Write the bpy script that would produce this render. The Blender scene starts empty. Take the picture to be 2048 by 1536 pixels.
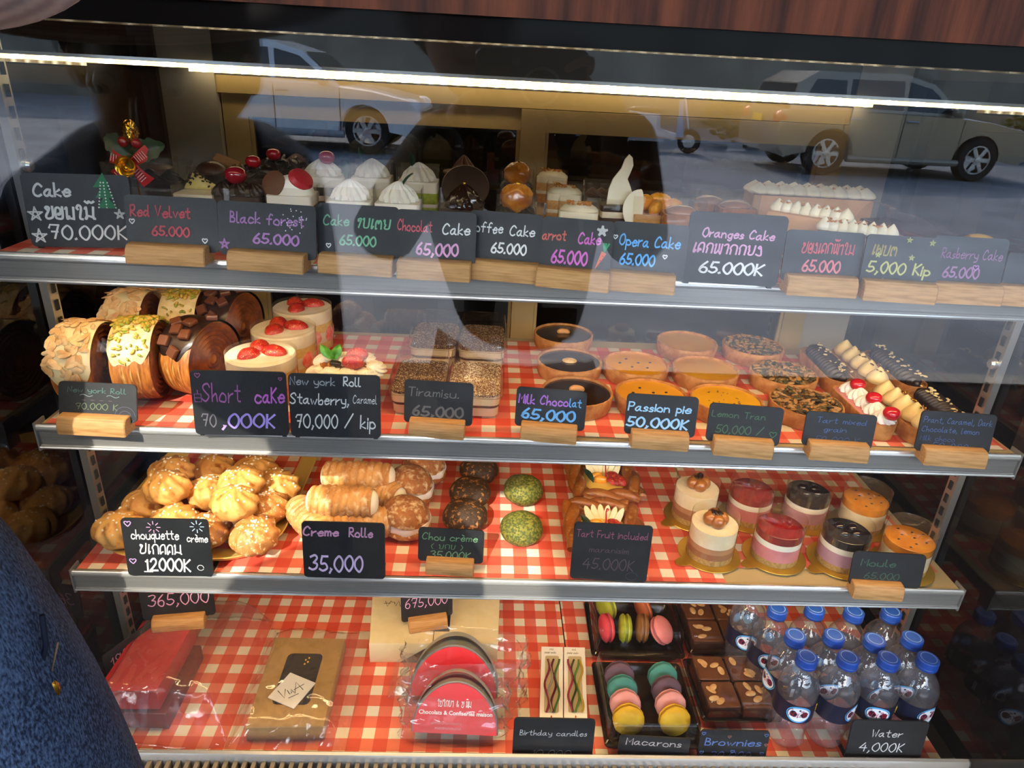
import bpy, math, random
from math import sin, cos, pi, radians, sqrt
from mathutils import Vector, Matrix, noise
random.seed(7)
SC = bpy.context.scene
COL = SC.collection
# ------------------------------------------------------------------ camera, sky, sun, exposure
CZ = 1.42                                   # lens height above the pavement
CAM = Vector((-0.0778, 0.0, CZ))
YAW, PITCH, ROLL, FPX = 0.0477, 0.428, 0.0542, 1394.85
_f = Vector((sin(YAW)*cos(PITCH), cos(YAW)*cos(PITCH), -sin(PITCH)))
_r0 = Vector((cos(YAW), -sin(YAW), 0)); _u0 = _r0.cross(_f)
_r = cos(ROLL)*_r0 + sin(ROLL)*_u0; _u = -sin(ROLL)*_r0 + cos(ROLL)*_u0
cd = bpy.data.cameras.new('camera'); cam = bpy.data.objects.new('camera', cd); COL.objects.link(cam)
cam.matrix_world = Matrix(((_r.x, _u.x, -_f.x, CAM.x), (_r.y, _u.y, -_f.y, CAM.y), (_r.z, _u.z, -_f.z, CAM.z), (0, 0, 0, 1)))
cd.sensor_width = 36; cd.lens = FPX/2048*36; cd.clip_start = 0.004; cd.clip_end = 200
SC.camera = cam
vs = SC.view_settings
vs.view_transform = 'Standard'; vs.look = 'None'; vs.gamma = 1; vs.use_curve_mapping = False
vs.exposure = 0.4
SC.cycles.transparent_max_bounces = 28; SC.cycles.max_bounces = 10; SC.cycles.glossy_bounces = 5
SC.cycles.caustics_reflective = False; SC.cycles.caustics_refractive = False
SC.cycles.sample_clamp_indirect = 6
w = bpy.data.worlds.new('sky'); SC.world = w; w.use_nodes = True
wn = w.node_tree.nodes; wl = w.node_tree.links
sky = wn.new('ShaderNodeTexSky'); sky.sky_type = 'NISHITA'; sky.sun_disc = False
sky.sun_elevation = radians(40); sky.sun_rotation = radians(198); sky.dust_density = 1.5
wl.new(sky.outputs[0], wn['Background'].inputs[0]); wn['Background'].inputs[1].default_value = 1.35
sd = bpy.data.lights.new('sun', 'SUN'); sd.energy = 6.5; sd.angle = radians(0.6); sd.color = (1, .93, .82)
so = bpy.data.objects.new('sun', sd); COL.objects.link(so)
SUN = Vector((0.25, 0.74, -0.60)).normalized()     # direction the light travels
so.rotation_euler = SUN.to_track_quat('-Z', 'Y').to_euler()

def at(u, v, z):
    """point of the horizontal plane z that the photograph shows at (u, v)"""
    d = _f + (u-1024)/FPX*_r - (v-768)/FPX*_u
    return CAM + d*((z-CAM.z)/d.z)
def aty(u, v, y):
    d = _f + (u-1024)/FPX*_r - (v-768)/FPX*_u
    return CAM + d*((y-CAM.y)/d.y)
def ray(u, v):
    return _f + (u-1024)/FPX*_r - (v-768)/FPX*_u
def mpp(p):
    """metres per photograph pixel at point p"""
    return (p-CAM).dot(_f)/FPX

# ------------------------------------------------------------------ materials
MATS = {}
def _mat(name):
    m = bpy.data.materials.new(name); m.use_nodes = True
    MATS[name] = m
    return m, m.node_tree.nodes, m.node_tree.links
def rgb(h):
    """sRGB hex to linear"""
    c = [int(h[i:i+2], 16)/255 for i in (0, 2, 4)]
    return tuple(x/12.92 if x <= .04045 else ((x+.055)/1.055)**2.4 for x in c)
def mat(name, c1, c2=None, scale=60, rough=.5, metal=0, bump=0, bscale=None, detail=4, lo=.35, hi=.65, coat=0,
        stretch=None, c3=None, scale3=200, lo3=.6, hi3=.64, emis=None, sub=0, kind='noise', spec=.5):
    if name in MATS: return MATS[name]
    m, n, l = _mat(name); b = n['Principled BSDF']
    c1 = rgb(c1) if isinstance(c1, str) else c1
    b.inputs['Roughness'].default_value = rough; b.inputs['Metallic'].default_value = metal
    b.inputs['Coat Weight'].default_value = coat; b.inputs['Coat Roughness'].default_value = .08
    b.inputs['Specular IOR Level'].default_value = spec
    b.inputs['Base Color'].default_value = (*c1, 1)
    if sub:
        b.inputs['Subsurface Weight'].default_value = sub; b.inputs['Subsurface Radius'].default_value = (.006, .004, .002); b.inputs['Subsurface Scale'].default_value = .6
    vec = None
    if c2 or bump or c3:
        tc = n.new('ShaderNodeTexCoord'); mp = n.new('ShaderNodeMapping'); l.new(tc.outputs['Object'], mp.inputs[0])
        if stretch: mp.inputs['Scale'].default_value = stretch
        vec = mp.outputs[0]
    def noise_tex(s, d):
        t = n.new('ShaderNodeTexNoise'); t.inputs['Scale'].default_value = s; t.inputs['Detail'].default_value = d; t.inputs['Roughness'].default_value = .6
        l.new(vec, t.inputs['Vector']); return t.outputs[0]
    def ramp(fac, lo, hi):
        r = n.new('ShaderNodeMapRange'); r.inputs[1].default_value = lo; r.inputs[2].default_value = hi; r.interpolation_type = 'SMOOTHSTEP'
        l.new(fac, r.inputs[0]); return r.outputs[0]
    def mix(fac, a, bcol):
        x = n.new('ShaderNodeMix'); x.data_type = 'RGBA'
        l.new(fac, x.inputs[0])
        if hasattr(a, 'is_linked'): l.new(a, x.inputs[6])
        else: x.inputs[6].default_value = (*a, 1)
        x.inputs[7].default_value = (*bcol, 1)
        return x.outputs[2]
    col = c1
    if c2:
        c2 = rgb(c2) if isinstance(c2, str) else c2
        col = mix(ramp(noise_tex(scale, detail), lo, hi), col, c2)
    if c3:
        c3 = rgb(c3) if isinstance(c3, str) else c3
        col = mix(ramp(noise_tex(scale3, 2), lo3, hi3), col, c3)
    if c2 or c3: l.new(col, b.inputs['Base Color'])
    if bump:
        bp = n.new('ShaderNodeBump'); bp.inputs['Strength'].default_value = bump; bp.inputs['Distance'].default_value = .002
        l.new(noise_tex(bscale or scale*2, 5), bp.inputs['Height']); l.new(bp.outputs[0], b.inputs['Normal'])
    if emis:
        b.inputs['Emission Color'].default_value = (*c1, 1); b.inputs['Emission Strength'].default_value = emis
    return m
def thin(name, tint=(1, 1, 1), f0=.045, rough=.01, bump=0, bscale=40, haze=0, hcol=(1, 1, 1), gain=1.0, hscale=None):
    """a thin clear sheet: transmits straight through, mirrors by Schlick's law, optional haze"""
    if name in MATS: return MATS[name]
    m, n, l = _mat(name); n.remove(n['Principled BSDF']); out = n['Material Output']
    tr = n.new('ShaderNodeBsdfTransparent'); tr.inputs[0].default_value = (*tint, 1)
    gl = n.new('ShaderNodeBsdfGlossy'); gl.inputs['Roughness'].default_value = rough
    ge = n.new('ShaderNodeNewGeometry'); dt = n.new('ShaderNodeVectorMath'); dt.operation = 'DOT_PRODUCT'
    l.new(ge.outputs['Incoming'], dt.inputs[0])
    if bump:
        tc = n.new('ShaderNodeTexCoord'); t = n.new('ShaderNodeTexNoise'); t.inputs['Scale'].default_value = bscale; t.inputs['Detail'].default_value = 3
        l.new(tc.outputs['Object'], t.inputs['Vector'])
        bp = n.new('ShaderNodeBump'); bp.inputs['Strength'].default_value = bump; bp.inputs['Distance'].default_value = .01
        l.new(t.outputs[0], bp.inputs['Height']); l.new(bp.outputs[0], gl.inputs['Normal']); l.new(bp.outputs[0], dt.inputs[1])
    else: l.new(ge.outputs['Normal'], dt.inputs[1])
    def op(o, a, bb=None):
        x = n.new('ShaderNodeMath'); x.operation = o; x.use_clamp = o == 'ADD'
        for i, q in enumerate((a, bb)):
            if q is None: continue
            if isinstance(q, (int, float)): x.inputs[i].default_value = q
            else: l.new(q, x.inputs[i])
        return x.outputs[0]
    c = op('ABSOLUTE', dt.outputs['Value']); k = op('POWER', op('SUBTRACT', 1.0, c), 5.0)
    F = op('ADD', op('MULTIPLY', k, (1-f0)), f0*gain)
    base = tr.outputs[0]
    if haze:
        di = n.new('ShaderNodeBsdfDiffuse'); di.inputs[0].default_value = (*hcol, 1)
        mh = n.new('ShaderNodeMixShader'); mh.inputs[0].default_value = haze
        if hscale:
            tc2 = n.new('ShaderNodeTexCoord'); t2 = n.new('ShaderNodeTexNoise'); t2.inputs['Scale'].default_value = hscale; t2.inputs['Detail'].default_value = 6
            l.new(tc2.outputs['Object'], t2.inputs['Vector']); l.new(op('MULTIPLY', op('POWER', t2.outputs[0], 3.0), haze*6), mh.inputs[0])
        l.new(base, mh.inputs[1]); l.new(di.outputs[0], mh.inputs[2]); base = mh.outputs[0]
    ms = n.new('ShaderNodeMixShader'); l.new(F, ms.inputs[0]); l.new(base, ms.inputs[1]); l.new(gl.outputs[0], ms.inputs[2])
    l.new(ms.outputs[0], out.inputs[0])
    return m

# ------------------------------------------------------------------ mesh collector
I4 = Matrix.Identity(4)
def T(x=0, y=0, z=0): return Matrix.Translation((x, y, z))
def RX(a): return Matrix.Rotation(a, 4, 'X')
def RY(a): return Matrix.Rotation(a, 4, 'Y')
def RZ(a): return Matrix.Rotation(a, 4, 'Z')
def S3(x, y=None, z=None): return Matrix.Diagonal((x, x if y is None else y, x if z is None else z, 1))
class MB:
    def __init__(s): s.v = []; s.f = []; s.mi = []
    def add(s, vs, fs, M=None, mi=0):
        o = len(s.v)
        s.v += [tuple(M @ Vector(p)) for p in vs] if M is not None else [tuple(p) for p in vs]
        s.f += [tuple(i+o for i in f) for f in fs]; s.mi += [mi]*len(fs)
        return s
    def box(s, x0, x1, y0, y1, z0, z1, M=None, mi=0):
        return s.add([(x0,y0,z0),(x1,y0,z0),(x1,y1,z0),(x0,y1,z0),(x0,y0,z1),(x1,y0,z1),(x1,y1,z1),(x0,y1,z1)],
                     [(3,2,1,0),(4,5,6,7),(0,1,5,4),(1,2,6,5),(2,3,7,6),(3,0,4,7)], M, mi)
    def lathe(s, prof, n=32, M=None, mi=0, wob=None):
        vs, fs = [], []; rows = []
        for (r, z) in prof:
            if r < 1e-6: rows.append([len(vs)]); vs.append((0, 0, z))
            else:
                rows.append(list(range(len(vs), len(vs)+n)))
                for k in range(n):
                    a = 2*pi*k/n; q = r*(wob(a, z) if wob else 1)
                    vs.append((q*cos(a), q*sin(a), z))
        for A, B in zip(rows, rows[1:]):
            for k in range(n):
                a, b = A[k % len(A)], A[(k+1) % len(A)]; c, d = B[(k+1) % len(B)], B[k % len(B)]
                if len(A) == 1 and len(B) == 1: continue
                if len(A) == 1: fs.append((a, c, d))
                elif len(B) == 1: fs.append((a, b, d))
                else: fs.append((a, b, c, d))
        return s.add(vs, fs, M, mi)
    def tube(s, path, r, n=8, M=None, mi=0, cap=True, flat=1.0):
        P = [Vector(p) for p in path]; k = len(P); R = r if isinstance(r, (list, tuple)) else [r]*k
        vs, fs = [], []; up = None
        for i in range(k):
            t = (P[min(i+1, k-1)]-P[max(i-1, 0)]).normalized()
            if up is None: up = Vector((0, 0, 1)) if abs(t.z) < .9 else Vector((1, 0, 0))
            b = t.cross(up).normalized(); up = b.cross(t).normalized()
            for j in range(n):
                a = 2*pi*j/n; vs.append(P[i]+R[i]*(cos(a)*b+flat*sin(a)*up))
        for i in range(k-1):
            for j in range(n):
                fs.append((i*n+j, i*n+(j+1) % n, (i+1)*n+(j+1) % n, (i+1)*n+j))
        if cap: fs.append(tuple(range(n))[::-1]); fs.append(tuple(range((k-1)*n, k*n)))
        return s.add(vs, fs, M, mi)
    def prism(s, out, z0, z1, M=None, mi=0, bev=0):
        """outline (counter-clockwise) extruded from z0 to z1, optional small chamfer"""
        n = len(out); c = Vector((sum(p[0] for p in out)/n, sum(p[1] for p in out)/n))
        def ring(z, ins):
            q = []
            for i, p in enumerate(out):
                d = Vector(p)-c; L = d.length
                e = d*(max(L-ins, 0)/L) if L else d
                q.append((c.x+e.x, c.y+e.y, z))
            return q
        rows = [ring(z0, bev), ring(z0+bev, 0), ring(z1-bev, 0), ring(z1, bev)] if bev else [ring(z0, 0), ring(z1, 0)]
        vs = [p for r in rows for p in r]; fs = [tuple(range(n))[::-1], tuple(range((len(rows)-1)*n, len(rows)*n))]
        for i in range(len(rows)-1):
            for j in range(n): fs.append((i*n+j, i*n+(j+1) % n, (i+1)*n+(j+1) % n, (i+1)*n+j))
        return s.add(vs, fs, M, mi)
    def ball(s, c=(0,0,0), r=(1,1,1), nu=24, nv=14, M=None, mi=0, disp=None):
        if isinstance(r, (int, float)): r = (r, r, r)
        vs = [(0, 0, 1)]; fs = []
        for i in range(1, nv):
            t = pi*i/nv
            for j in range(nu): a = 2*pi*j/nu; vs.append((sin(t)*cos(a), sin(t)*sin(a), cos(t)))
        vs.append((0, 0, -1))
        L = len(vs)-1
        for j in range(nu):
            fs.append((0, 1+j, 1+(j+1) % nu)); fs.append((L, L-nu+(j+1) % nu, L-nu+j))
        for i in range(nv-2):
            for j in range(nu): fs.append((1+i*nu+j, 1+(i+1)*nu+j, 1+(i+1)*nu+(j+1) % nu, 1+i*nu+(j+1) % nu))
        out = []
        for p in vs:
            k = disp(Vector(p)) if disp else 1
            out.append((c[0]+p[0]*r[0]*k, c[1]+p[1]*r[1]*k, c[2]+p[2]*r[2]*k))
        return s.add(out, fs, M, mi)
    def grid(s, fn, nu, nv, M=None, mi=0, closed=False):
        vs = [fn(i/nu, j/nv) for j in range(nv+1) for i in range(nu+1)]; k = nu+1
        return s.add(vs, [(j*k+i, j*k+i+1, (j+1)*k+i+1, (j+1)*k+i) for j in range(nv) for i in range(nu)], M, mi)
    def ribbon(s, pts, w, M=None, mi=0, z=0):
        P = [Vector((p[0], p[1])) for p in pts]; k = len(P)
        if k < 2: return s
        vs = []
        for i in range(k):
            t = P[min(i+1, k-1)]-P[max(i-1, 0)]
            t = t.normalized() if t.length > 1e-9 else Vector((1, 0)); nrm = Vector((-t.y, t.x))*w/2
            q = P[i] - (t*w/2 if i == 0 else -t*w/2 if i == k-1 else t*0)
            vs += [(q.x+nrm.x, q.y+nrm.y, z), (q.x-nrm.x, q.y-nrm.y, z)]
        return s.add(vs, [(2*i, 2*i+1, 2*i+3, 2*i+2) for i in range(k-1)], M, mi)
    def build(s, name, mats, parent=None, smooth=35, M=None):
        me = bpy.data.meshes.new(name)
        vs = [tuple(M @ Vector(p)) for p in s.v] if M is not None else s.v
        me.from_pydata(vs, [], s.f)
        for m in (mats if isinstance(mats, (list, tuple)) else [mats]): me.materials.append(m)
        if any(s.mi): me.polygons.foreach_set('material_index', s.mi)
        if smooth:
            me.polygons.foreach_set('use_smooth', [True]*len(me.polygons)); me.set_sharp_from_angle(angle=radians(smooth))
        me.update()
        o = bpy.data.objects.new(name, me); COL.objects.link(o)
        if parent: o.parent = parent
        return o
def tag(o, label=None, cat=None, group=None, kind=None):
    if label: o['label'] = label
    if cat: o['category'] = cat
    if group: o['group'] = group
    if kind: o['kind'] = kind
    return o
def thing(name, label, cat, loc=(0, 0, 0), rz=0, group=None):
    o = bpy.data.objects.new(name, None); COL.objects.link(o); o.empty_display_size = .02
    o.location = loc; o.rotation_euler = (0, 0, rz)
    return tag(o, label, cat, group)
def dup(o, loc=None, rz=None, label=None, group=None, scale=None, parent=None):
    c = o.copy(); COL.objects.link(c)
    if parent: c.parent = parent
    if loc is not None: c.location = loc
    if rz is not None: c.rotation_euler = (0, 0, rz)
    if scale: c.scale = (scale, scale, scale) if isinstance(scale, (int, float)) else scale
    if label: c['label'] = label
    if group: c['group'] = group
    for ch in [q for q in bpy.data.objects if q.parent == o]: dup(ch, parent=c)
    return c
def rrect(w, h, r, n=4):
    q = []
    for cx, cy, a0 in ((w/2-r, h/2-r, 0), (-w/2+r, h/2-r, pi/2), (-w/2+r, -h/2+r, pi), (w/2-r, -h/2+r, 3*pi/2)):
        for i in range(n+1): a = a0+pi/2*i/n; q.append((cx+r*cos(a), cy+r*sin(a)))
    return q
def ell(a, b, n=32): return [(a*cos(2*pi*i/n), b*sin(2*pi*i/n)) for i in range(n)]
def nz(p, s=1.0): return noise.noise(Vector(p)*s)
def lit_struct(name, mb, m, smooth=35):
    o = mb.build(name, m, None, smooth); o['kind'] = 'structure'; return o
Z1, Z2, Z3, Z4 = CZ-.2086, CZ-.4168, CZ-.6347, CZ-.8566
GY = 0.5                                     # plane of the front glass
# ------------------------------------------------------------------ handwriting: single-stroke letters (two hex digits per point)
G = {
'a':'89 59 27 25 44 65 88,89 85 a4','b':'2e 25 44 74 86 78 58 26','c':'88 69 39 16 34 64 85','d':'88 59 27 25 44 65 87,8e 85 94','e':'17 87 79 49 26 34 64 85',
'f':'8d 6e 4c 44,19 79','g':'88 59 27 35 64 87,89 83 61 32','h':'2e 24,26 58 78 84','i':'39 34,3b 3c','j':'59 52 31,5b 5c','k':'2e 24,79 26 84','l':'2e 25 34 54',
'm':'19 14,17 39 58 54,57 79 98 94','n':'19 14,17 49 78 84','o':'49 17 15 44 74 86 78 49','p':'29 20,28 59 87 85 54 25','q':'88 59 27 25 44 75,89 80','r':'29 24,26 48 79',
's':'78 59 38 37 66 75 54 24','t':'4d 45 54 74,1a 7a','u':'19 15 34 64 86,89 84','v':'19 44 79','w':'19 34 58 74 a9','x':'19 84,89 14','y':'19 26 55 85,89 83 61 31','z':'19 79 14 84',
'A':'14 5e 94,38 78','B':'2e 24,2e 6d 6a 29 78 86 74 24','C':'9c 6e 3c 18 25 54 85','D':'2e 24 64 97 9b 6e 2e','F':'2e 24,2e 8e,29 79','K':'2e 24,8e 29 84','L':'2e 25 34 84',
'M':'14 1e 58 9e 94','N':'14 1e 84 8e','O':'5e 2c 17 35 64 97 9b 7e 5e','P':'2e 24,2e 7e 9c 79 29','R':'2e 24,2e 7e 8b 69 29 94','S':'9c 7e 3d 2b 59 87 75 44 15','T':'1e 9e,5e 54',
'V':'1e 54 9e','W':'1e 34 5b 74 9e','0':'5e 2b 27 54 74 97 9b 7e 5e','1':'3c 5e 54','2':'2c 4e 7e 8b 57 14,14 94','3':'2d 6e 8c 59,59 88 75 44 15','4':'6e 18,18 98,7b 74',
'5':'8e 3e,3e 29 69 87 75 44 15','6':'7e 3a 26 44 74 87 69 38 26','7':'1c 2e 8e,8e 54,39 79','8':'5e 3c 59 87 64 45 27 59 7c 5e','9':'8c 5e 3c 4a 7a 8d,8d 74',
'.':'34 44 45 34',',':'35 45 22','/':'04 9f','&':'94 3b 5e 6c 27 44 97','-':'29 79','~':'18 39 57 78','(':'5e 2a 27 53',')':'2e 5a 57 23',
'*':'5e 42,19 99,2d 83',
# Lao letters and marks, written the same way
'\u0e82':'3b 2c 3d 5c 49 26 34 64 86 8d','\u0ead':'58 48 47 68 6b 4d 2b 25 44 74 86 8d','\u0e99':'1c 2d 25 34 46 25 84,85 8d','\u0ec4':'3c 2d 4f 6d 55 74','\u0ea1':'1c 2d 25 14 36 85,8d 85 94',
'\u0ec9':'1f 3e 4f 6e 8g'.replace('8g','8f'),'\u0ec3':'4b 3a 3c 6d 6b 44','\u0e9a':'1c 2d 25 44 75 8d','\u0ec0':'3d 25 34 46','\u0e95':'34 24 2a 4c 59 6c 8a 84','\u0e8d':'1c 2d 29 38 25 44 75 8d',
'\u0e84':'56 47 35 24 2a 4d 7d 8a 84','\u0e81':'24 28 1a 3d 6d 8b 84','\u0e87':'4b 3c 5d 75 54 25','\u0edd':'1c 2d 24 57 5d,57 74 84 8d','\u0eb2':'2c 4d 6c 64','\u0e8a':'3b 2c 3d 5c 39 26 34 64 86 9e',
'\u0e94':'56 46 35 24 2a 4d 7d 8a 84','\u0eab':'3c 2d 24,27 5a 84 8d','\u0ebb':'2e 4f 7e','\u0ea7':'2b 4d 7b 75 54 34','\u0eaa':'46 25 2a 4d 7a 84,9e 6c','\u0eb7':'2d 4f 7d 2d,5f 6f'}
def smooth_pts(P, k=5):
    if len(P) < 3: return P
    out = []; n = len(P); closed = P[0] == P[-1]
    for i in range(n-1):
        p0 = P[i-1] if i else (P[-2] if closed else P[0]); p1, p2 = P[i], P[i+1]; p3 = P[i+2] if i+2 < n else (P[1] if closed else P[-1])
        for j in range(k):
            t = j/k; q = []
            for d in (0, 1):
                a, b, c, e = p0[d], p1[d], p2[d], p3[d]
                q.append(.5*(2*b+(c-a)*t+(2*a-5*b+4*c-e)*t*t+(3*b-a-3*c+e)*t**3))
            out.append(tuple(q))
    out.append(P[-1]); return out
CURLY = set('abcdeghmnopqrsuy02356890BCDOPRSJ') | {k for k in G if ord(k) > 255}
def write(mb, text, x, y, h, w, M=None, z=0, slant=.08, jit=.25, mi=0, zs=1.0, rnd=None):
    """hand-letter text starting at (x, y); h = height of a capital; returns the end x"""
    R = rnd or random.Random(hash(text) % 9973 if False else sum(map(ord, text)))
    u = h/10; cx = x
    for ch in text:
        if ch == ' ': cx += 6*u; continue
        key = {'\u00e8': 'e'}.get(ch, ch)
        if key not in G: cx += 4*u; continue
        st = [[(int(p[0], 16), int(p[1], 16)-4) for p in q.split()] for q in G[key].split(',')]
        if ch == '\u00e8': st.append([(3, 9), (6, 7.4)])
        mx = max(p[0] for q in st for p in q); mn = min(p[0] for q in st for p in q)
        dy = R.uniform(-jit, jit)*1.6; kx = .86*R.uniform(.92, 1.06)
        if ord(ch) > 255 and ord(ch) in (0xec9, 0xebb, 0xeb7): cx -= 8.5*u; dy += 2.5
        for q in st:
            q = [(a+R.uniform(-jit, jit), b+R.uniform(-jit, jit)) if 0 < i < len(q)-1 else (a, b) for i, (a, b) in enumerate(q)]
            if key in CURLY: q = smooth_pts(q, 5)
            mb.ribbon([(cx+((a-mn)*kx+(b*slant))*u, y+(b+dy)*u*zs) for a, b in q], w, M, mi, z)
        cx += ((mx-mn)*kx+2.3)*u
    return cx
def width_of(text, h):
    t = MB(); return write(t, text, 0, 0, h, .001)
def star(mb, x, y, r, w, M=None, z=0, mi=0):
    P = [(x+r*sin(4*pi*i/5), y+r*cos(4*pi*i/5)) for i in range(6)]; 
    for a, b in zip(P, P[1:]): mb.ribbon([a, b], w, M, mi, z)
def heart(mb, x, y, r, w, M=None, z=0, mi=0):
    P = [(x+r*.95*sin(t)**3, y+r*(.8*cos(t)-.32*cos(2*t)-.12*cos(3*t))) for t in [2*pi*i/16 for i in range(17)]]
    mb.ribbon(P, w, M, mi, z)
def printed(text, size, mat_, M, name='printed_text', parent=None, bold=False):
    """printed lettering as a flat mesh"""
    cu = bpy.data.curves.new('txt', 'FONT'); cu.body = text; cu.size = size; cu.align_x = 'CENTER'; cu.resolution_u = 2
    if bold: cu.offset = size*.022
    t = bpy.data.objects.new('txt', cu); COL.objects.link(t)
    dg = bpy.context.evaluated_depsgraph_get(); dg.update()
    me = bpy.data.meshes.new_from_object(t.evaluated_get(dg)); bpy.data.objects.remove(t); bpy.data.curves.remove(cu)
    me.transform(M); me.materials.clear(); me.materials.append(mat_); me.name = name
    o = bpy.data.objects.new(name, me); COL.objects.link(o)
    if parent: o.parent = parent
    return o
# ------------------------------------------------------------------ shared materials
def wood_mat(name, c1, c2, stretch, scale=9, rough=.45, coat=0, spec=.4):
    m = mat(name, c1, c2, scale=scale, rough=rough, stretch=stretch, detail=8, lo=.3, hi=.7, bump=.08, bscale=scale*3, coat=coat, spec=spec)
    return m
m_wood = wood_mat('dark_wood', '25110a', '5c2f1b', (9, 9, .6), 7, .6, spec=.15)
m_wallwood = wood_mat('wall_wood', '2a1b12', '4a3220', (7, 7, .5), 6, .5)
m_black = mat('black_gloss', '0c0b0b', rough=.10, spec=.25)
m_blackm = mat('black_satin', '100e0d', rough=.4)
m_alu = mat('aluminium', '8f8b86', '9b9792', scale=30, rough=.38, metal=.45, stretch=(.3, 40, 40), bump=.02)
m_alub = mat('aluminium_bead', 'e4e0d8', rough=.22, metal=.7)
m_beige = mat('beige_door_frame', '9c8758', '927d50', scale=6, rough=.42)
m_plate = mat('shelf_plate', 'b9a274', rough=.4)
m_steel = mat('steel', 'cfd2d0', rough=.28, metal=.9)
m_slot = mat('slot_dark', '15120f', rough=.7)
m_glass = thin('window_glass', (.97, .98, .975), f0=.045, rough=.004)
m_sideglass = thin('side_glass', (.42, .40, .37), f0=.05, rough=.01, gain=1.1)
m_pane = thin('door_glass', (.55, .52, .48), f0=.05, rough=.012, gain=1.2)
def led_mat(name, step):
    m, n, l = _mat(name); b = n['Principled BSDF']; b.inputs['Base Color'].default_value = (1, .9, .7, 1)
    tc = n.new('ShaderNodeTexCoord'); sp = n.new('ShaderNodeSeparateXYZ'); l.new(tc.outputs['Object'], sp.inputs[0])
    def op(o, a, bb):
        x = n.new('ShaderNodeMath'); x.operation = o
        for i, q in enumerate((a, bb)):
            if isinstance(q, (int, float)): x.inputs[i].default_value = q
            else: l.new(q, x.inputs[i])
        return x.outputs[0]
    fr = op('ABSOLUTE', op('SUBTRACT', op('FRACT', op('ADD', op('DIVIDE', sp.outputs[0], step), 50), 0), .5), 0)
    mr = n.new('ShaderNodeMapRange'); mr.inputs[1].default_value = .30; mr.inputs[2].default_value = .02; mr.inputs[3].default_value = 0; mr.inputs[4].default_value = 1; l.new(fr, mr.inputs[0])
    mx = n.new('ShaderNodeMix'); mx.data_type = 'RGBA'; l.new(mr.outputs[0], mx.inputs[0]); mx.inputs[6].default_value = (1, .66, .26, 1); mx.inputs[7].default_value = (1, .86, .6, 1)
    l.new(mx.outputs[2], b.inputs['Emission Color']); l.new(op('ADD', op('MULTIPLY', mr.outputs[0], 13), 2.8), b.inputs['Emission Strength'])
    return m
m_block = wood_mat('sign_wood', 'a5743f', 'c8965c', (1, 14, 14), 30, .6)
m_board = mat('chalkboard', '17181a', '1f2022', scale=25, rough=.5)

def gingham(name, off):
    m, n, l = _mat(name); b = n['Principled BSDF']; b.inputs['Roughness'].default_value = .55
    tc = n.new('ShaderNodeTexCoord'); sp = n.new('ShaderNodeSeparateXYZ'); l.new(tc.outputs['Object'], sp.inputs[0])
    def op(o, a, bb, cl=False):
        x = n.new('ShaderNodeMath'); x.operation = o; x.use_clamp = cl
        for i, q in enumerate((a, bb)):
            if isinstance(q, (int, float)): x.inputs[i].default_value = q
            else: l.new(q, x.inputs[i])
        return x.outputs[0]
    def stripe(c, o): return op('LESS_THAN', op('FRACT', op('ADD', op('DIVIDE', c, .0372), 50+o), 0), .47)
    sx, sy = stripe(sp.outputs[0], off[0]), stripe(sp.outputs[1], off[1])
    wht = op('MULTIPLY', sx, sy); red = op('MULTIPLY', op('SUBTRACT', 1, sx), op('SUBTRACT', 1, sy))
    t = n.new('ShaderNodeTexNoise'); t.inputs['Scale'].default_value = 12; l.new(tc.outputs['Object'], t.inputs['Vector'])
    def mix(f, a, c):
        x = n.new('ShaderNodeMix'); x.data_type = 'RGBA'; l.new(f, x.inputs[0])
        if isinstance(a, tuple): x.inputs[6].default_value = (*a, 1)
        else: l.new(a, x.inputs[6])
        x.inputs[7].default_value = (*c, 1); return x.outputs[2]
    c = mix(red, rgb('e4745c'), rgb('d64e3a')); c = mix(wht, c, rgb('eadfc8'))
    l.new(c, b.inputs['Base Color'])
    bp = n.new('ShaderNodeBump'); bp.inputs['Strength'].default_value = .12; bp.inputs['Distance'].default_value = .004
    l.new(t.outputs[0], bp.inputs['Height']); l.new(bp.outputs[0], b.inputs['Normal'])
    return m

# ------------------------------------------------------------------ the place around the case
m_floor = mat('floor_tile', '1e1815', '171210', scale=4, rough=.85, spec=.1)
m_road = mat('road', '8b8d90', '77797c', scale=1.2, rough=.8, bump=.2, bscale=60)
lit_struct('floor', MB().box(-6, 6, -2.35, 3.4, -.12, -.02), m_floor)
lit_struct('floor_road', MB().box(-40, 40, -22, -2.35, -.2, -.05), m_road)
lit_struct('trim_1', MB().box(-40, 40, -2.47, -2.35, -.12, -.01), mat('kerb', 'a09a90', rough=.8))
lit_struct('ceiling_and_sun_blockers', MB().box(-6, 6, -1.22, 3.4, 2.75, 2.85).box(-.80, 6, -2.75, -1.22, 2.75, 2.85).box(-6, -.80, -3.3, -1.84, 2.75, 2.85), mat('ceiling_and_sun_blockers', '6a5f52', rough=.8))  # last two slabs added out of view to block sun from the case
lit_struct('wall_back', MB().box(-6, 6, 3.3, 3.4, -.02, 2.75), mat('back_wall', '4a3a2c', rough=.8))
lit_struct('wall_left', MB().box(-.86, -.80, .44, 3.3, -.02, 2.75), m_wallwood)
lit_struct('wall_right', MB().box(3.0, 3.06, -1, 3.3, -.02, 2.75), mat('right_wall', '3d2f25', rough=.8))
lit_struct('wall_opposite', MB().box(-40, 40, -22.2, -22, -.1, 6), mat('opposite_wall', '8d8577', '6f695f', scale=.6, rough=.9))

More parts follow.
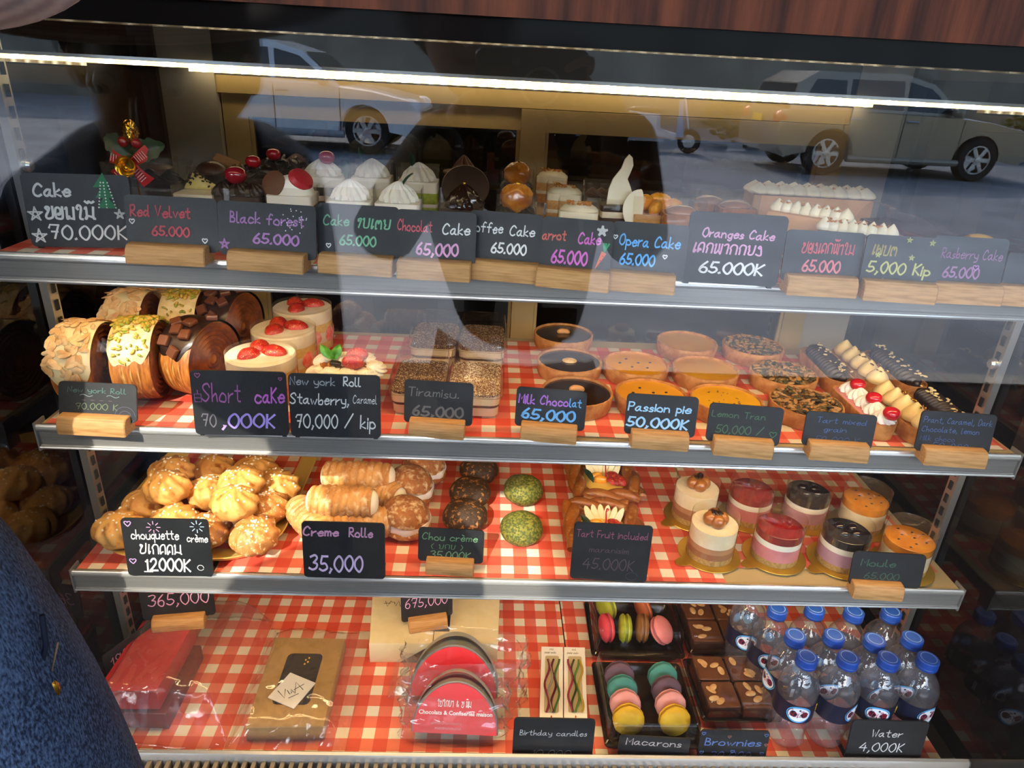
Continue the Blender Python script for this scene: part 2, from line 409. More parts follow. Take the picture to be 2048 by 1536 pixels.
# ------------------------------------------------------------------ the display case
case = thing('display_case', 'long glass-fronted cake display case with dark wood panel above', 'display case', (0, .5, 0))
def cpart(name, mb, m, smooth=35, label=None, parent=None):
    for i, p in enumerate(mb.v): mb.v[i] = (p[0], p[1]-.5, p[2])
    return tag(mb.build(name, m, parent or case, smooth), label)
XI = .622; ZT = CZ+.012; ZB = Z4-.06
cpart('front_glass', MB().box(-.66, .66, GY, GY+.006, ZB, ZT), m_glass, label='clear front glass mirroring the street')
for sx in (-1, 1):
    cpart('side_glass', MB().box(min(sx*.624, sx*.630), max(sx*.624, sx*.630), GY+.008, 1.215, Z4-.02, ZT), m_sideglass, label='dark side glass')
cpart('header_trim', MB().box(-1.0, 1.0, .482, .53, ZT, ZT+.0145), m_black, label='glossy black trim')
cpart('wood_panel', MB().box(-1.4, 1.4, .478, .50, ZT+.0145, ZT+.5), m_wood, label='dark wood grain panel')
cpart('top_panel', MB().box(-.66, .66, .50, 1.26, ZT+.016, ZT+.03), mat('case_top', '2b2119', rough=.35))
cpart('cabinet', MB().box(-.66, .66, .505, 1.26, 0, Z4-.075), m_blackm)
cpart('deck', MB().box(-.622, .622, .658, 1.22, Z4-.028, Z4-.0195), m_blackm)
lip = MB().prism([(0.650, Z4-.026), (.658, Z4-.026), (.658, Z4), (.656, Z4+.0012), (.652, Z4), (.650, Z4-.004)], -.612, .626)
for i, p in enumerate(lip.v): lip.v[i] = (p[2], p[0], p[1])
cpart('deck_lip', lip, m_alub)
gr = MB()
for k in range(100):
    x = -.618+k*.0125; gr.box(x, x+.0055, .51, .65, Z4-.03, Z4-.0105)
cpart('air_grille', gr, mat('grille', '8f7c61', rough=.5)); cpart('grille_tray', MB().box(-.622, .622, .507, .652, Z4-.07, Z4-.045), m_slot)
# back frame: posts at the corners, head rail, sill
for sx in (-1, 1):
    cpart('corner_post', MB().box(min(sx*.60, sx*.635), max(sx*.60, sx*.635), 1.20, 1.245, Z4-.02, ZT+.016), m_blackm)
    cpart('back_panel', MB().box(min(sx*.515, sx*.60), max(sx*.515, sx*.60), 1.212, 1.232, Z4-.02, ZT+.016), mat('grey_panel', '8a857a', rough=.5))
cpart('head_rail', MB().box(-.6, .6, 1.215, 1.25, CZ-.062, CZ-.036), m_beige); cpart('head_panel', MB().box(-.6, .6, 1.2155, 1.25, CZ-.036, ZT+.016), m_blackm)
cpart('door_sill', MB().box(-.6, .6, 1.2, 1.25, Z4-.02, Z4+.02), m_beige)
for sx in (-1, 1):
    for y0 in (.848,):
        up = MB().box(-.005, .005, y0-.009, y0+.009, Z4, ZT, T(sx*.617, 0, 0))
        z = Z4+.01
        while z < ZT-.02:
            up.box(-.0062, .0062, y0-.0035, y0+.0035, z, z+.013, T(sx*.6165, 0, 0), 1); z += .0225
        cpart('slotted_upright', up, [m_steel, m_slot], label='steel slotted upright strip')
    for zz in (CZ-.132, CZ-.333):
        cpart('knob', MB().lathe([(0, 0), (.006, 0), (.0075, .002), (.0075, .006), (.005, .009), (0, .0098)], 16, T(sx*.612, .848, zz) @ RY(-sx*pi/2)), m_steel)
# warm light strips: one behind the front header, one on the back rail
def strip(y, z, x0, x1, step, nm):
    cpart('light_channel', MB().box(x0, x1, y-.006, y+.006, z+.0045, z+.0075), m_alub)
    a = cpart(nm, MB().box(x0, x1, y-.0042, y+.0042, z-.0002, z+.004), led_mat('led%g' % step, step), label='warm lit strip lamp')
strip(.80, CZ-.0185, -.62, .62, .0305, 'light_strip')
strip(1.195, CZ-.0325, -.545, .535, .0205, 'light_strip')
# sliding doors
def door(x0, x1, y, label, num):
    z0, z1 = Z4+.0212, CZ-.0632; wv = .04
    fr = MB().box(x0, x0+wv, y, y+.018, z0, z1).box(x1-wv, x1, y, y+.018, z0, z1).box(x0+wv, x1-wv, y, y+.018, z1-.034, z1).box(x0+wv, x1-wv, y, y+.018, z0, z0+.05)
    fr.box(x0+.0405, x0+.046, y+.003, y+.0155, z0+.05, z1-.034).box(x1-.046, x1-.0405, y+.003, y+.0155, z0+.05, z1-.034)
    t = thing('sliding_door', label, 'sliding door', ((x0+x1)/2, y, z0))
    M = T(-(x0+x1)/2, -y, -z0)
    fr.build('door_frame', m_beige, t, M=M)
    MB().box(x0+wv, x1-wv, y+.007, y+.011, z0+.05, z1-.034).build('glass_pane', m_pane, t, M=M)
door(-.513, .012, 1.226, 'beige-framed sliding glass door behind the black forest and pandan cakes', 1)
door(-.028, .513, 1.204, 'beige-framed sliding glass door behind the opera and orange cakes', 2)

# ------------------------------------------------------------------ shelves
def shelf(Z, yb, label, dx=0):
    t = thing('shelf', label, 'shelf', (dx, .745, Z))
    P = MB().box(-.603, .603, .004, yb-.745, -.009, -.0006).build('shelf_plate', m_plate, t)
    prof = [(.0045, -.031), (.0005, -.031), (0, -.0285), (.0015, -.0255), (.003, -.0245), (.0022, -.008), (.0004, -.006), (0, -.001), (.0015, .0012), (.0045, .0014), (.006, -.001), (.006, -.030)]
    def ext(pr, x0, x1, mi=0, mb=None):
        mb = mb or MB(); mb.prism(pr[::-1], x0, x1, Matrix(((0, 0, 1, 0), (1, 0, 0, 0), (0, 1, 0, 0), (0, 0, 0, 1))), mi); return mb
    R = ext(prof, -.605, .605)
    r = R.build('price_rail', m_alu, t, smooth=25)
    b = MB()
    b.tube([(-.605, .0006, -.0285), (.605, .0006, -.0285)], .0021, 8); b.build('rail_bead', m_alub, r)
    b = ext([(-.0003, -.0045), (-.0003, -.0008), (.0015, .0018), (.0046, .0018), (.0046, -.0045)], -.605, .605); b.build('rail_bead', m_alub, r)
    for sx in (-1, 1):
        e = MB().box(min(sx*.605, sx*.607), max(sx*.605, sx*.607), -.001, .02, -.033, .004); e.box(min(sx*.603, sx*.6045), max(sx*.603, sx*.6045), .02, .33, -.02, -.004)
        e.build('bracket', m_alu, t)
    MB().box(-.58, .58, .012, .019, -.0135, -.0095).build('light_strip', m_ledsh, t)['label'] = 'warm lamp strip under the shelf'
    return t
m_ledsh = mat('led_shelf', (1, .70, .36), emis=37)
shelf(Z1, 1.10, 'topmost shelf, metal rail in front of the cake slices')
shelf(Z2, 1.10, 'second shelf from the top, carrying tarts and short cakes')
shelf(Z3, 1.10, 'third shelf from the top, carrying puffs and mousse cakes', -.0035)
m_gA, m_gB = gingham('gingham_a', (0, .3)), gingham('gingham_b', (.4, .1))
def sheet(x0, x1, y0, y1, Z, m, label, skew=0, rz=0):
    xm, ym = (x0+x1)/2, (y0+y1)/2
    t = MB().grid(lambda a, b: ((a-.5)*(x1-x0), (b-.5)*(y1-y0), .0006+.0007*nz((a*9, b*5, x0*7), 1)), 60, 24).build('gingham_sheet', m, None)
    t.location = (xm, ym, Z+.0006); t.rotation_euler = (0, 0, rz)
    tag(t, label, 'paper sheet', 'gingham paper sheets lining the shelves')
sheet(-.60, .032, .7515, 1.07, Z1, m_gA, 'red gingham paper under the cake, black forest and coffee signs')
sheet(.037, .598, .7515, 1.07, Z1, m_gB, 'red gingham paper under the carrot, opera and oranges cake signs')
sheet(-.597, .028, .752, 1.082, Z2, m_gB, 'red gingham paper under the short cakes and tiramisu boxes')
sheet(.031, .597, .760, 1.066, Z2, m_gA, 'red gingham paper under the milk chocolate and passion tarts')
sheet(-.605, -.28, .752, 1.06, Z3, m_gA, 'red gingham paper under the yellow tray of chouquettes')
sheet(-.278, .268, .752, 1.09, Z3, m_gA, 'red gingham paper under the cream rolls and fruit pastries', rz=0)
sheet(.272, .588, .785, 1.09, Z3, m_gB, 'red gingham paper under the mousse cakes, set back from the rail')
sheet(-.61, .075, .66, 1.12, Z4-.0195, m_gA, 'red gingham paper under the bagged gift boxes on the deck')
sheet(.077, .60, .66, 1.12, Z4-.0195, m_gB, 'red gingham paper under the macaron boxes and water bottles')
# ------------------------------------------------------------------ chalkboard price signs
INK = {}
def ink(h):
    if h not in INK: INK[h] = mat('chalk_'+h, h, rough=.7)
    return INK[h]
def block_mesh(w, d, h):
    out = [(d/2, 0)]+[(d/2*cos(a)*1.0, h*(.25+.75*sin(a)) if a < pi else 0) for a in [pi*i/10 for i in range(0, 11)]]+[(-d/2, 0)]
    out = [(d/2, 0), (d/2, h*.35), (d/2*.86, h*.72), (d/2*.55, h*.96), (d/2*.3, h), (-d/2*.3, h), (-d/2*.55, h*.96), (-d/2*.86, h*.72), (-d/2, h*.35), (-d/2, 0)]
    return MB().prism(out, -w/2, w/2, Matrix(((0, 0, 1, 0), (1, 0, 0, 0), (0, 1, 0, 0), (0, 0, 0, 1))), bev=.0012)
def sign(label, Z, BL, BR, TL, lines, block=True, lean=.16, zb=.003, bw=None, bx=0, extra=None, front=0, roll=0, log=False, h=None):
    """board standing where the photo shows its lower edge BL-BR; TL fixes its height; lines = (text, colour, x, y, height) in board units"""
    if block: zb = .0115
    p0, p1 = at(*BL, Z+zb), at(*BR, Z+zb); e = p1-p0; e.z = 0; w = e.length; yaw = math.atan2(e.y, e.x)
    ex = e.normalized(); n0 = Vector((-ex.y, ex.x, 0)); up = Vector((0, 0, cos(lean)))+n0*sin(lean)
    nn = ex.cross(up); d = ray(*TL); P = CAM+d*((p0-CAM).dot(nn)/d.dot(nn)); hh = h or (P-p0).dot(up)
    t = thing('price_sign', label, 'price sign', (p0+p1)/2-Vector((0, 0, zb)), yaw, 'chalkboard price signs')
    A = T(0, 0, zb) @ RY(roll) @ RX(pi/2-lean)                       # board plane: x right, y up the board, z to the viewer
    MB().prism([(x, y+hh/2) for x, y in rrect(w, hh, min(.0055, w*.06))], -.0012, .0012, A).build('board', m_board, t)
    if block:
        bwid = bw or w*.7
        b = block_mesh(bwid, .026 if not log else .024, .0195 if not log else .021).build('wooden_block', m_block, t, M=T(bx*w, -.004, 0))
    else:
        for q in (-w/2+.0065, w/2-.0065): MB().box(q-.0025, q+.0025, .002, .032, 0, .003).build('foot', m_board, t)
    cols = {}
    def mbc(c): return cols.setdefault(c, MB())
    for ln in lines:
        txt, c, x, y, s = ln[:5]; sw = ln[5] if len(ln) > 5 else .1; fit = ln[6] if len(ln) > 6 else None
        H = s*hh; k = 1.0
        Mx = A
        if fit:
            k = fit*w/max(width_of(txt, H), 1e-6)
        Mx = A @ T((x-.5)*w, y*hh, .0017) @ S3(k, 1, 1)
        write(mbc(c), txt, 0, 0, H, H*sw*1.5, Mx)
    if extra: extra(mbc, A @ T(-w/2, 0, .0018), w, hh)
    for c, mb in cols.items():
        if mb.v: mb.build('lettering', ink(c), t, smooth=0)
    return t
WHT, PNK, RED, BLU, GRN, YEL, PUR, GRY = 'e9e6e0', 'dfa0c4', 'd8616b', '6fb4ee', '7fb98f', 'b9b56a', 'b57fb8', '8d8b88'
def price(x, y, s, c, txt='65.000', fit=.5, fill=None): return (txt, c, x, y, s, .13, fit)
def ex_cake(m, A, w, h):
    for x, y in ((.085, .45), (.875, .47), (.09, .15)): star(m(WHT), x*w, y*h, .068*w if x < .5 else .045*w, .0016, A)
    tr = m('2f7a4d')
    for k in range(3):
        y0 = (.55+.14*k)*h; tr.add([(w*(.68-.01*k), y0, 0), (w*(.86+.0*k-.02*k), y0, 0), (w*.765, y0+.2*h, 0)], [(0, 1, 2)], A)
    for k in range(9):
        for x in (.69+.006*k, .765, .85-.006*k): m(WHT).add([(x*w+.0009*cos(a), (.56+.042*k)*h+.0009*sin(a), .0004) for a in [2*pi*i/6 for i in range(6)]], [tuple(range(6))], A)
def hearts(*ps, c=WHT, r=.03): return lambda m, A, w, h: [heart(m(c), x*w, y*h, r*w, .0011, A) for x, y in ps]
def ex_dots(m, A, w, h):
    for k in range(24):
        a = random.random()*6.28; q = random.random()**.5*.2
        x, y = .80+q*cos(a)*.8, .70+q*sin(a)*1.3
        m(WHT).add([(x*w+.0007*cos(b), y*h+.0007*sin(b), 0) for b in [2*pi*i/6 for i in range(6)]], [tuple(range(6))], A)
    star(m(PUR), .06*w, .2*h, .05*w, .0013, A)
def ex_carrot(m, A, w, h):
    star(m(WHT), .84*w, .82*h, .06*w, .0022, A)
    m('d8613f').add([(.78*w, .12*h, 0), (.93*w, .43*h, 0), (.86*w, .47*h, 0)], [(0, 1, 2)], A)
    for d in (-.03, 0, .04): m('3f9a6a').ribbon([(.895*w, .46*h), ((.91+d)*w, .6*h)], .0018, A)
    for k in range(3): m('7a2f22').ribbon([((.82+.03*k)*w, (.22+.08*k)*h), ((.85+.03*k)*w, (.21+.08*k)*h)], .001, A)
def ex_rasp(m, A, w, h): heart(m(PUR), .62*w, .44*h, .04*w, .001, A)
def ex_stars(m, A, w, h):
    for x, y in ((.55, .93), (.85, .9), (.18, .62), (.62, .6), (.3, .12), (.55, .1), (.8, .1)): star(m(YEL), x*w, y*h, .035*w, .0009, A)
sign('black board with white chalk "Cake" and 70.000k, green tree drawn at its corner', Z1, (66, 493), (276, 496), (50, 345),
     [('Cake', WHT, .10, .70, .165, .13, .36), ('\u0e82\u0ead\u0e99\u0ec4\u0ea1\u0ec9', WHT, .18, .40, .17, .12, .48), ('70.000K', WHT, .18, .12, .18, .09, .76)], block=False, lean=.1, extra=ex_cake)
sign('black board reading Red Velvet 65.000 in red chalk', Z1, (258, 497), (440, 506), (243, 388), [('Red Velvet', 'c8525c', .06, .62, .19, .12, .66), price(.28, .28, .16, 'c8525c', fit=.42)], bx=-.04, extra=hearts((.07, .52), (.85, .22)), bw=.083)
sign('black board reading Black forest 65.000 in purple chalk', Z1, (440, 508), (634, 521), (421, 399), [('Black forest', PUR, .13, .62, .19, .11, .76), price(.36, .26, .17, PUR, fit=.48)], bx=.02, extra=ex_dots, bw=.082)
sign('black board reading Cake in green chalk beside green Lao script', Z1, (636, 516), (797, 526), (622, 404), [('Cake', GRN, .08, .62, .18, .1, .33), ('\u0ec3\u0e9a\u0ec0\u0e95\u0e8d', GRN, .5, .6, .18, .1, .42), price(.28, .28, .16, GRN, fit=.46)], extra=hearts((.14, .25)), bw=.079)
sign('black board reading Chocolat Cake 65.000 in red and white chalk', Z1, (792, 527), (950, 536), (785, 417), [('Chocolat', RED, .02, .62, .19, .1, .44), ('Cake', WHT, .58, .60, .19, .1, .36), price(.26, .2, .2, PNK, '65,000', fit=.54)], bw=.077, front=1)
t_coffee = sign('black board reading Coffee Cake 65.000 in white chalk, tucked behind the Chocolat board', Z1+.0002, (935, 534), (1080, 546), (930, 423), [('Coffee', WHT, .0, .62, .18, .1, .48), ('Cake', WHT, .56, .60, .18, .1, .36), price(.32, .26, .17, WHT, fit=.5)], bw=.077)
t_coffee.location.y += .012
sign('black board reading Carrot Cake with a small drawn carrot', Z1, (1077, 543), (1218, 556), (1076, 431), [('arrot', 'd66a5c', .02, .60, .17, .12, .34), ('Cake', 'd870c0', .52, .58, .19, .12, .33), price(.17, .2, .21, 'd870c0', fit=.52)], bw=.077, extra=ex_carrot)
sign('black board reading Opera Cake in bright blue chalk', Z1, (1217, 551), (1366, 562), (1222, 441), [('Opera Cake', BLU, .1, .58, .19, .11, .82), price(.13, .24, .18, BLU, fit=.48)], bw=.078, bx=-.12, extra=hearts((.04, .72), (.72, .42)))
sign('tall black board reading Oranges Cake 65.000 in pink and white chalk', Z1, (1362, 562), (1552, 574), (1378, 421), [('Oranges Cake', PNK, .15, .66, .12, .12, .75), ('\u0ec0\u0e84\u0e81\u0edd\u0eb2\u0e81\u0e81\u0e8d\u0e87', PNK, .08, .44, .14, .11, .72), ('65.000K', WHT, .17, .16, .15, .12, .68)], block=False, lean=.06)
t_r = sign('black board with red Lao script and 65.000, beside the Oranges board', Z1, (1566, 566), (1722, 574), (1592, 463), [('\u0e8a\u0ead\u0e87\u0ec0\u0e84\u0e81\u0edd\u0ec9\u0eb2\u0ec4\u0ea1', 'd0555c', .22, .58, .2, .1, .68), price(.26, .22, .2, 'd8767a', fit=.5)], bw=.076, log=True)
t_r.location.y += .010
t_y = sign('black board reading 5,000 Kip in yellow chalk with little stars', Z1, (1712, 569), (1862, 579), (1735, 466), [('\u0ec0\u0eab\u0e9a\u0e95', 'a08a4a', .10, .62, .2, .1, .33), ('5,000 Kip', YEL, .07, .28, .2, .11, .85)], bw=.076, extra=ex_stars, log=True)
t_y.location.y -= .004
sign('black board reading Rasberry Cake 65.000 in dim purple chalk', Z1, (1848, 576), (1995, 584), (1880, 471), [('Rasberry Cake', '8f5f86', .13, .6, .18, .09, .83), price(.2, .24, .18, '9a6a90', fit=.5)], bw=.076, extra=ex_rasp, log=True)
sign('black board at the end of the top shelf, cut by the picture edge', Z1, (1998, 582), (2110, 590), (2022, 505), [], bw=.07, log=True)
# second shelf
def ex_ny(m, A, w, h):
    for x in (.28, .62): m('7d8a86').ribbon([(x*w+.012*k/8*1.2, .66*h+.0012*sin(k*.8)) for k in range(9)], .0007, A)
    m('5c5470').ribbon(ell(.012, .011, 14), .0006, A @ T(.85*w, .17*h, 0)); m('5c5470').ribbon(ell(.007, .006, 14), .0006, A @ T(.85*w, .17*h, 0))
sign('faint black board reading New york Roll on the second shelf corner', Z2, (120, 838), (275, 846), (95, 760), [('New york Roll', '4c6f66', .12, .74, .13, .09, .76), ('- - - -', '7a5a62', .3, .5, .08, .08, .4), ('70.000 K', '6a7a5c', .22, .3, .15, .08, .55)], bw=.08, log=True, lean=.3, extra=ex_ny, bx=-.02)
def ex_short(m, A, w, h):
    heart(m('b0609a'), .08*w, .93*h, .03*w, .001, A); heart(m('b0609a'), .94*w, .9*h, .02*w, .001, A)
    q = m('a060a0'); q.ribbon([(.03*w, .52*h), (.03*w, .64*h), (.1*w, .64*h), (.1*w, .52*h), (.03*w, .52*h)], .001, A); q.ribbon([(.03*w, .58*h), (.1*w, .58*h)], .001, A); q.ribbon([(.065*w, .64*h), (.065*w, .7*h)], .001, A)
sign('black board reading Short cake 70,000k in magenta and violet chalk', Z2, (392, 868), (579, 871), (389, 740), [('Short', 'b060a8', .11, .53, .27, .07, .42), ('caKe', 'cf6fd0', .66, .53, .22, .1, .33), ('70', '66626c', .08, .14, .18, .08, .17), (',000K', 'b59af0', .30, .13, .2, .1, .58)], block=False, lean=.12, extra=ex_short)
sign('black board reading New york Roll, Stawberry, Caramel in white chalk', Z2, (583, 872), (762, 876), (581, 746), [('New york', 'a9adb0', .02, .83, .12, .09, .5), ('Roll', WHT, .60, .83, .13, .11, .2), ('Stawberry,', WHT, .01, .53, .16, .09, .66), ('Caramel', WHT, .70, .56, .13, .07, .27), ('70,000 / kip', WHT, .06, .16, .2, .085, .9)], block=False, lean=.12)
sign('faded black board reading Tiramisu 65,000 in front of the tiramisu boxes', Z2, (808, 843), (944, 852), (807, 758), [('Tiramisu.', '74706c', .06, .64, .2, .07, .76), price(.13, .18, .22, '6c6864', '65,000', fit=.76)], bw=.068)
sign('black board reading Milk Chocolat 65,000 in purple and blue chalk', Z2, (1029, 850), (1168, 862), (1031, 772), [('Milk Choco', 'b070d8', .04, .6, .22, .11, .72), ('lat', BLU, .76, .6, .2, .11, .18), price(.1, .22, .24, BLU, '65,000', fit=.78)], bw=.069)
sign('black board reading Passion pie 50,000k in pale blue chalk', Z2, (1247, 866), (1388, 875), (1257, 786), [('Passion pie', 'a8d6f4', .03, .6, .2, .11, .9), price(.03, .2, .22, 'a8d6f4', '50,000K', fit=.88)], bw=.07)
sign('black board reading Lemon Tran in dull green chalk', Z2, (1410, 880), (1556, 892), (1425, 805), [('Lemon Tran', '4f7350', .04, .66, .16, .08, .74), ('50,000 /', '4f7350', .12, .24, .2, .08, .66)], bw=.071, extra=hearts((.9, .3), c='4f7350', r=.05), log=True)
sign('black board reading Tart mixed grain in dark blue chalk', Z2, (1602, 889), (1741, 899), (1626, 822), [('Tart mixed', '55689a', .16, .7, .15, .07, .72), ('grain', '55689a', .28, .45, .15, .07, .34), ('50 000 K', '44547c', .18, .14, .16, .07, .64)], bw=.071, log=True)
sign('black board listing Caramel, Dark Chocolate and lemon in dark blue chalk', Z2, (1827, 900), (1975, 910), (1842, 820), [('Prant, Caramel, Dark', '5a6c9c', .04, .72, .14, .07, .92), ('Chocolate, lemon', '55689a', .04, .5, .13, .07, .78), ('Milk choco', '4a5a84', .04, .28, .12, .07, .48), ('50 000', '4a5a84', .22, .08, .15, .07, .5)], bw=.075, log=True)
# third shelf
def ex_chq(m, A, w, h):
    for x, y, c in ((.37, .86, PNK), (.87, .88, 'bcd8ee')):
        for k in range(8):
            a = k*pi/4; m(c).ribbon([((x*w)+.0045*cos(a), y*h+.0045*sin(a)), ((x*w)+.0085*cos(a), y*h+.0085*sin(a))], .001, A)
    for x, y in ((.08, .92), (.08, .27)): heart(m('c9a0d8'), x*w, y*h, .04*w, .0013, A)
    m(WHT).ribbon(ell(.004, .004, 12), .0008, A @ T(.86*w, .16*h, 0)); m(WHT).ribbon([(.2*w, .08*h), (.29*w, .08*h)], .0016, A)
sign('black board reading chouquette cr\u00e8me 12000k in white chalk', Z3, (258, 1150), (428, 1152), (259, 1036), [('chouquette', WHT, .10, .66, .15, .1, .56), ('cr\u00e8me', WHT, .74, .62, .13, .1, .25), ('\u0e8a\u0ec0\u0e81\u0e94\u0e84\u0ea1', WHT, .18, .4, .17, .09, .5), ('12000K', WHT, .22, .1, .2, .11, .54)], block=False, extra=ex_chq, lean=.1)
sign('black board reading Cr\u00e8me Rolle 35,000 in pink and white chalk', Z3, (609, 1153), (771, 1157), (610, 1042), [('Creme', PNK, .02, .76, .15, .12, .44), ('Rolle', PNK, .57, .76, .15, .12, .3), ('35,000', 'e3c8ea', .07, .14, .26, .1, .68)], block=False, lean=.1)
sign('small black board reading Chou cr\u00e8me 35.000k in green chalk', Z3, (836, 1120), (966, 1127), (838, 1054), [('Chou cr\u00e8me', '6f9a70', .06, .66, .2, .08, .86), ('( \u0e8d\u0e81\u0e9a )', '5f8a62', .2, .40, .14, .07, .5), ('35.000K', '6f9a70', .18, .12, .2, .08, .64)], bw=.065)
def ex_tart(m, A, w, h):
    m('4a4550').ribbon(ell(.008, .006, 12), .0006, A @ T(.8*w, .1*h, 0))
sign('faded dark board reading Tart Fruit included in dim pink chalk', Z3, (1139, 1155), (1292, 1164), (1147, 1043), [('Tart Fruit included', '94516a', .04, .76, .12, .08, .92), ('maranisim', '5c464c', .22, .5, .1, .07, .52), ('45.000K', '57464a', .15, .2, .18, .07, .68)], block=False, lean=.1, extra=ex_tart)
sign('faint black board reading Moule 65.000 by the mousse cakes', Z3, (1695, 1168), (1838, 1177), (1706, 1101), [('Moule', '41624c', .12, .6, .2, .08, .5), ('65.000', '3c5846', .2, .22, .18, .08, .5)], bw=.068, log=True, bx=-.12)
# ------------------------------------------------------------------ food materials and shared shapes
m_cream = mat('cream', 'f3e9cf', 'e8dab8', scale=40, rough=.55, sub=.15)
m_white = mat('white_cream', 'f6f1e6', rough=.5, sub=.15)
m_choc = mat('dark_chocolate', '2b1811', '1d100b', scale=60, rough=.34)
m_chocs = mat('chocolate_glaze', '281610', rough=.22, coat=.4)
m_milk = mat('milk_chocolate', '5b3320', rough=.35)
m_cocoa = mat('cocoa', '5a3a24', '3a2416', scale=700, rough=.9)
m_sponge = mat('sponge', 'd9a765', 'c08a48', scale=220, rough=.85, bump=.3, bscale=500)
m_dsponge = mat('dark_sponge', '3a2115', '24130c', scale=260, rough=.85, bump=.3, bscale=500)
m_green = mat('pandan', 'a5b93c', '8fa62c', scale=200, rough=.8)
m_cherry = mat('cherry', 'c01825', rough=.12, coat=.6)
m_dcherry = mat('dark_cherry', '8e1220', rough=.14, coat=.6)
m_straw = mat('strawberry', 'a01018', 'bf2a22', scale=120, rough=.3, coat=.15, c3='d9a64c', scale3=520, lo3=.60, hi3=.66, bump=.6, bscale=420)
m_strawcut = mat('strawberry_flesh', 'e2584c', 'f0b0a0', scale=70, rough=.3)
m_leaf = mat('leaf', '5fa32e', '3f7f22', scale=60, rough=.4)
m_dleaf = mat('dark_leaf', '22452c', '17331f', scale=60, rough=.4)
m_gold = mat('gold', 'd3a63a', rough=.22, metal=1)
m_goldb = mat('gold_board', 'c79a2c', 'd9ae44', scale=14, rough=.3, metal=.75)
m_red = mat('ribbon_red', 'b81c1c', rough=.5)
m_redspg = mat('red_sponge', '8f1f1c', '6e1512', scale=200, rough=.85)
m_tan = mat('tan_mousse', 'cf9c68', 'c28d58', scale=20, rough=.6)
m_orange = mat('orange_fruit', 'f0941c', 'f7ae38', scale=90, rough=.2, coat=.5)
m_caramel = mat('caramel_puff', 'c8802e', '96511a', scale=55, rough=.25, coat=.5, bump=.3, bscale=90)
m_pinkm = mat('pink_mousse', 'd88f8c', 'cf7f80', scale=30, rough=.5)
m_wchoc = mat('white_chocolate', 'eadfbf', rough=.35)
m_acet = thin('acetate', (.97, .95, .90), f0=.05, gain=1.3, haze=.03, hcol=(.9, .8, .6))
m_film = thin('film', (.98, .97, .96), f0=.06, gain=2.6, bump=.35, bscale=18, haze=.03)
def cherry(mb, c, r, mi=0): mb.ball(c, (r, r, r*.88), 20, 12, mi=mi, disp=lambda p: 1-.14*max(0, p.z-.6)*2.5)
def swirl(mb, c, r, h, n=8, tw=2.2, mi=0, amp=.13, M=None, pts=18):
    """a piped star-tip dollop"""
    prof = []
    for i in range(pts+1):
        t = i/pts; prof.append((max(r*(1-t)**.62*(1+.18*sin(t*pi)), 0 if i == pts else r*.02), h*t))
    prof[0] = (r*.9, 0)
    mb.lathe(prof, 48, (M or I4) @ T(*c), mi, wob=lambda a, z: 1+amp*cos(n*(a+tw*z/h)))
def drop(mb, c, r, h, M=None, mi=0, n=20):
    """a smooth piped teardrop"""
    mb.lathe([(r*.85, 0), (r, h*.16), (r*.96, h*.32), (r*.78, h*.52), (r*.48, h*.72), (r*.2, h*.9), (0, h)], n, (M or I4) @ T(*c), mi)
def slab(mb, w, d, z0, z1, r=.004, M=None, mi=0, bev=.0012): mb.prism(rrect(w, d, r, 3), z0, z1, M, mi, bev)
def leafmesh(mb, M, L, W, bend=.25, mi=0, n=8):
    def fn(a, b):
        t = b; wd = W*sin(pi*min(t*.97+.015, 1))**.8*(a-.5); return (wd, L*t, bend*L*t*(1-t)*1.5+abs(a-.5)*W*.35)
    mb.grid(fn, 4, n, M, mi)
def collar(parent, w, d, h, M=I4, rnd=.004, name='clear_collar'):
    """clear plastic wall round a cake"""
    o = rrect(w, d, rnd, 3); n = len(o); mb = MB()
    mb.add([(x, y, .001) for x, y in o]+[(x, y, h) for x, y in o], [(i, (i+1) % n, n+(i+1) % n, n+i) for i in range(n)])
    return tag(mb.build(name, m_acet, parent, M=M), 'clear plastic wall')
def cake(label, u, v, h, Z, w, d, layers, rz=0, group='cake portions on the top shelf', name='cake_slice', cat='cake', wall=True, wallh=None):
    """layered slice whose top centre the photo shows at (u, v); layers = [(thickness share, material)]"""
    p = at(u, v, Z+h); p.z = Z+.0022
    t = thing(name, label, cat, p, rz, group)
    z = 0; mats = []; mb = MB(); hh = h-.0022
    for s, m in layers:
        if m not in mats: mats.append(m)
        slab(mb, w, d, z, z+s*hh, mi=mats.index(m), bev=.0004); z += s*hh
    mb.build('cake_layers', mats, t)
    if wall: collar(t, w+.003, d+.003, wallh or h*1.18)
    return t, hh
def part(t, mb, name, m, label=None, smooth=40): return tag(mb.build(name, m, t, smooth), label)
def flakes(mb, pts, size, thick=.12, mi=0, jit=.5):
    for (p, nrm) in pts:
        q = Vector(nrm).to_track_quat('Z', 'Y').to_matrix().to_4x4(); s = size*random.uniform(.7, 1.25)
        mb.ball((0, 0, 0), (s, s*.5, s*thick), 8, 5, T(*p) @ q @ RZ(random.random()*6.28) @ RX(random.uniform(-jit, jit)), mi)

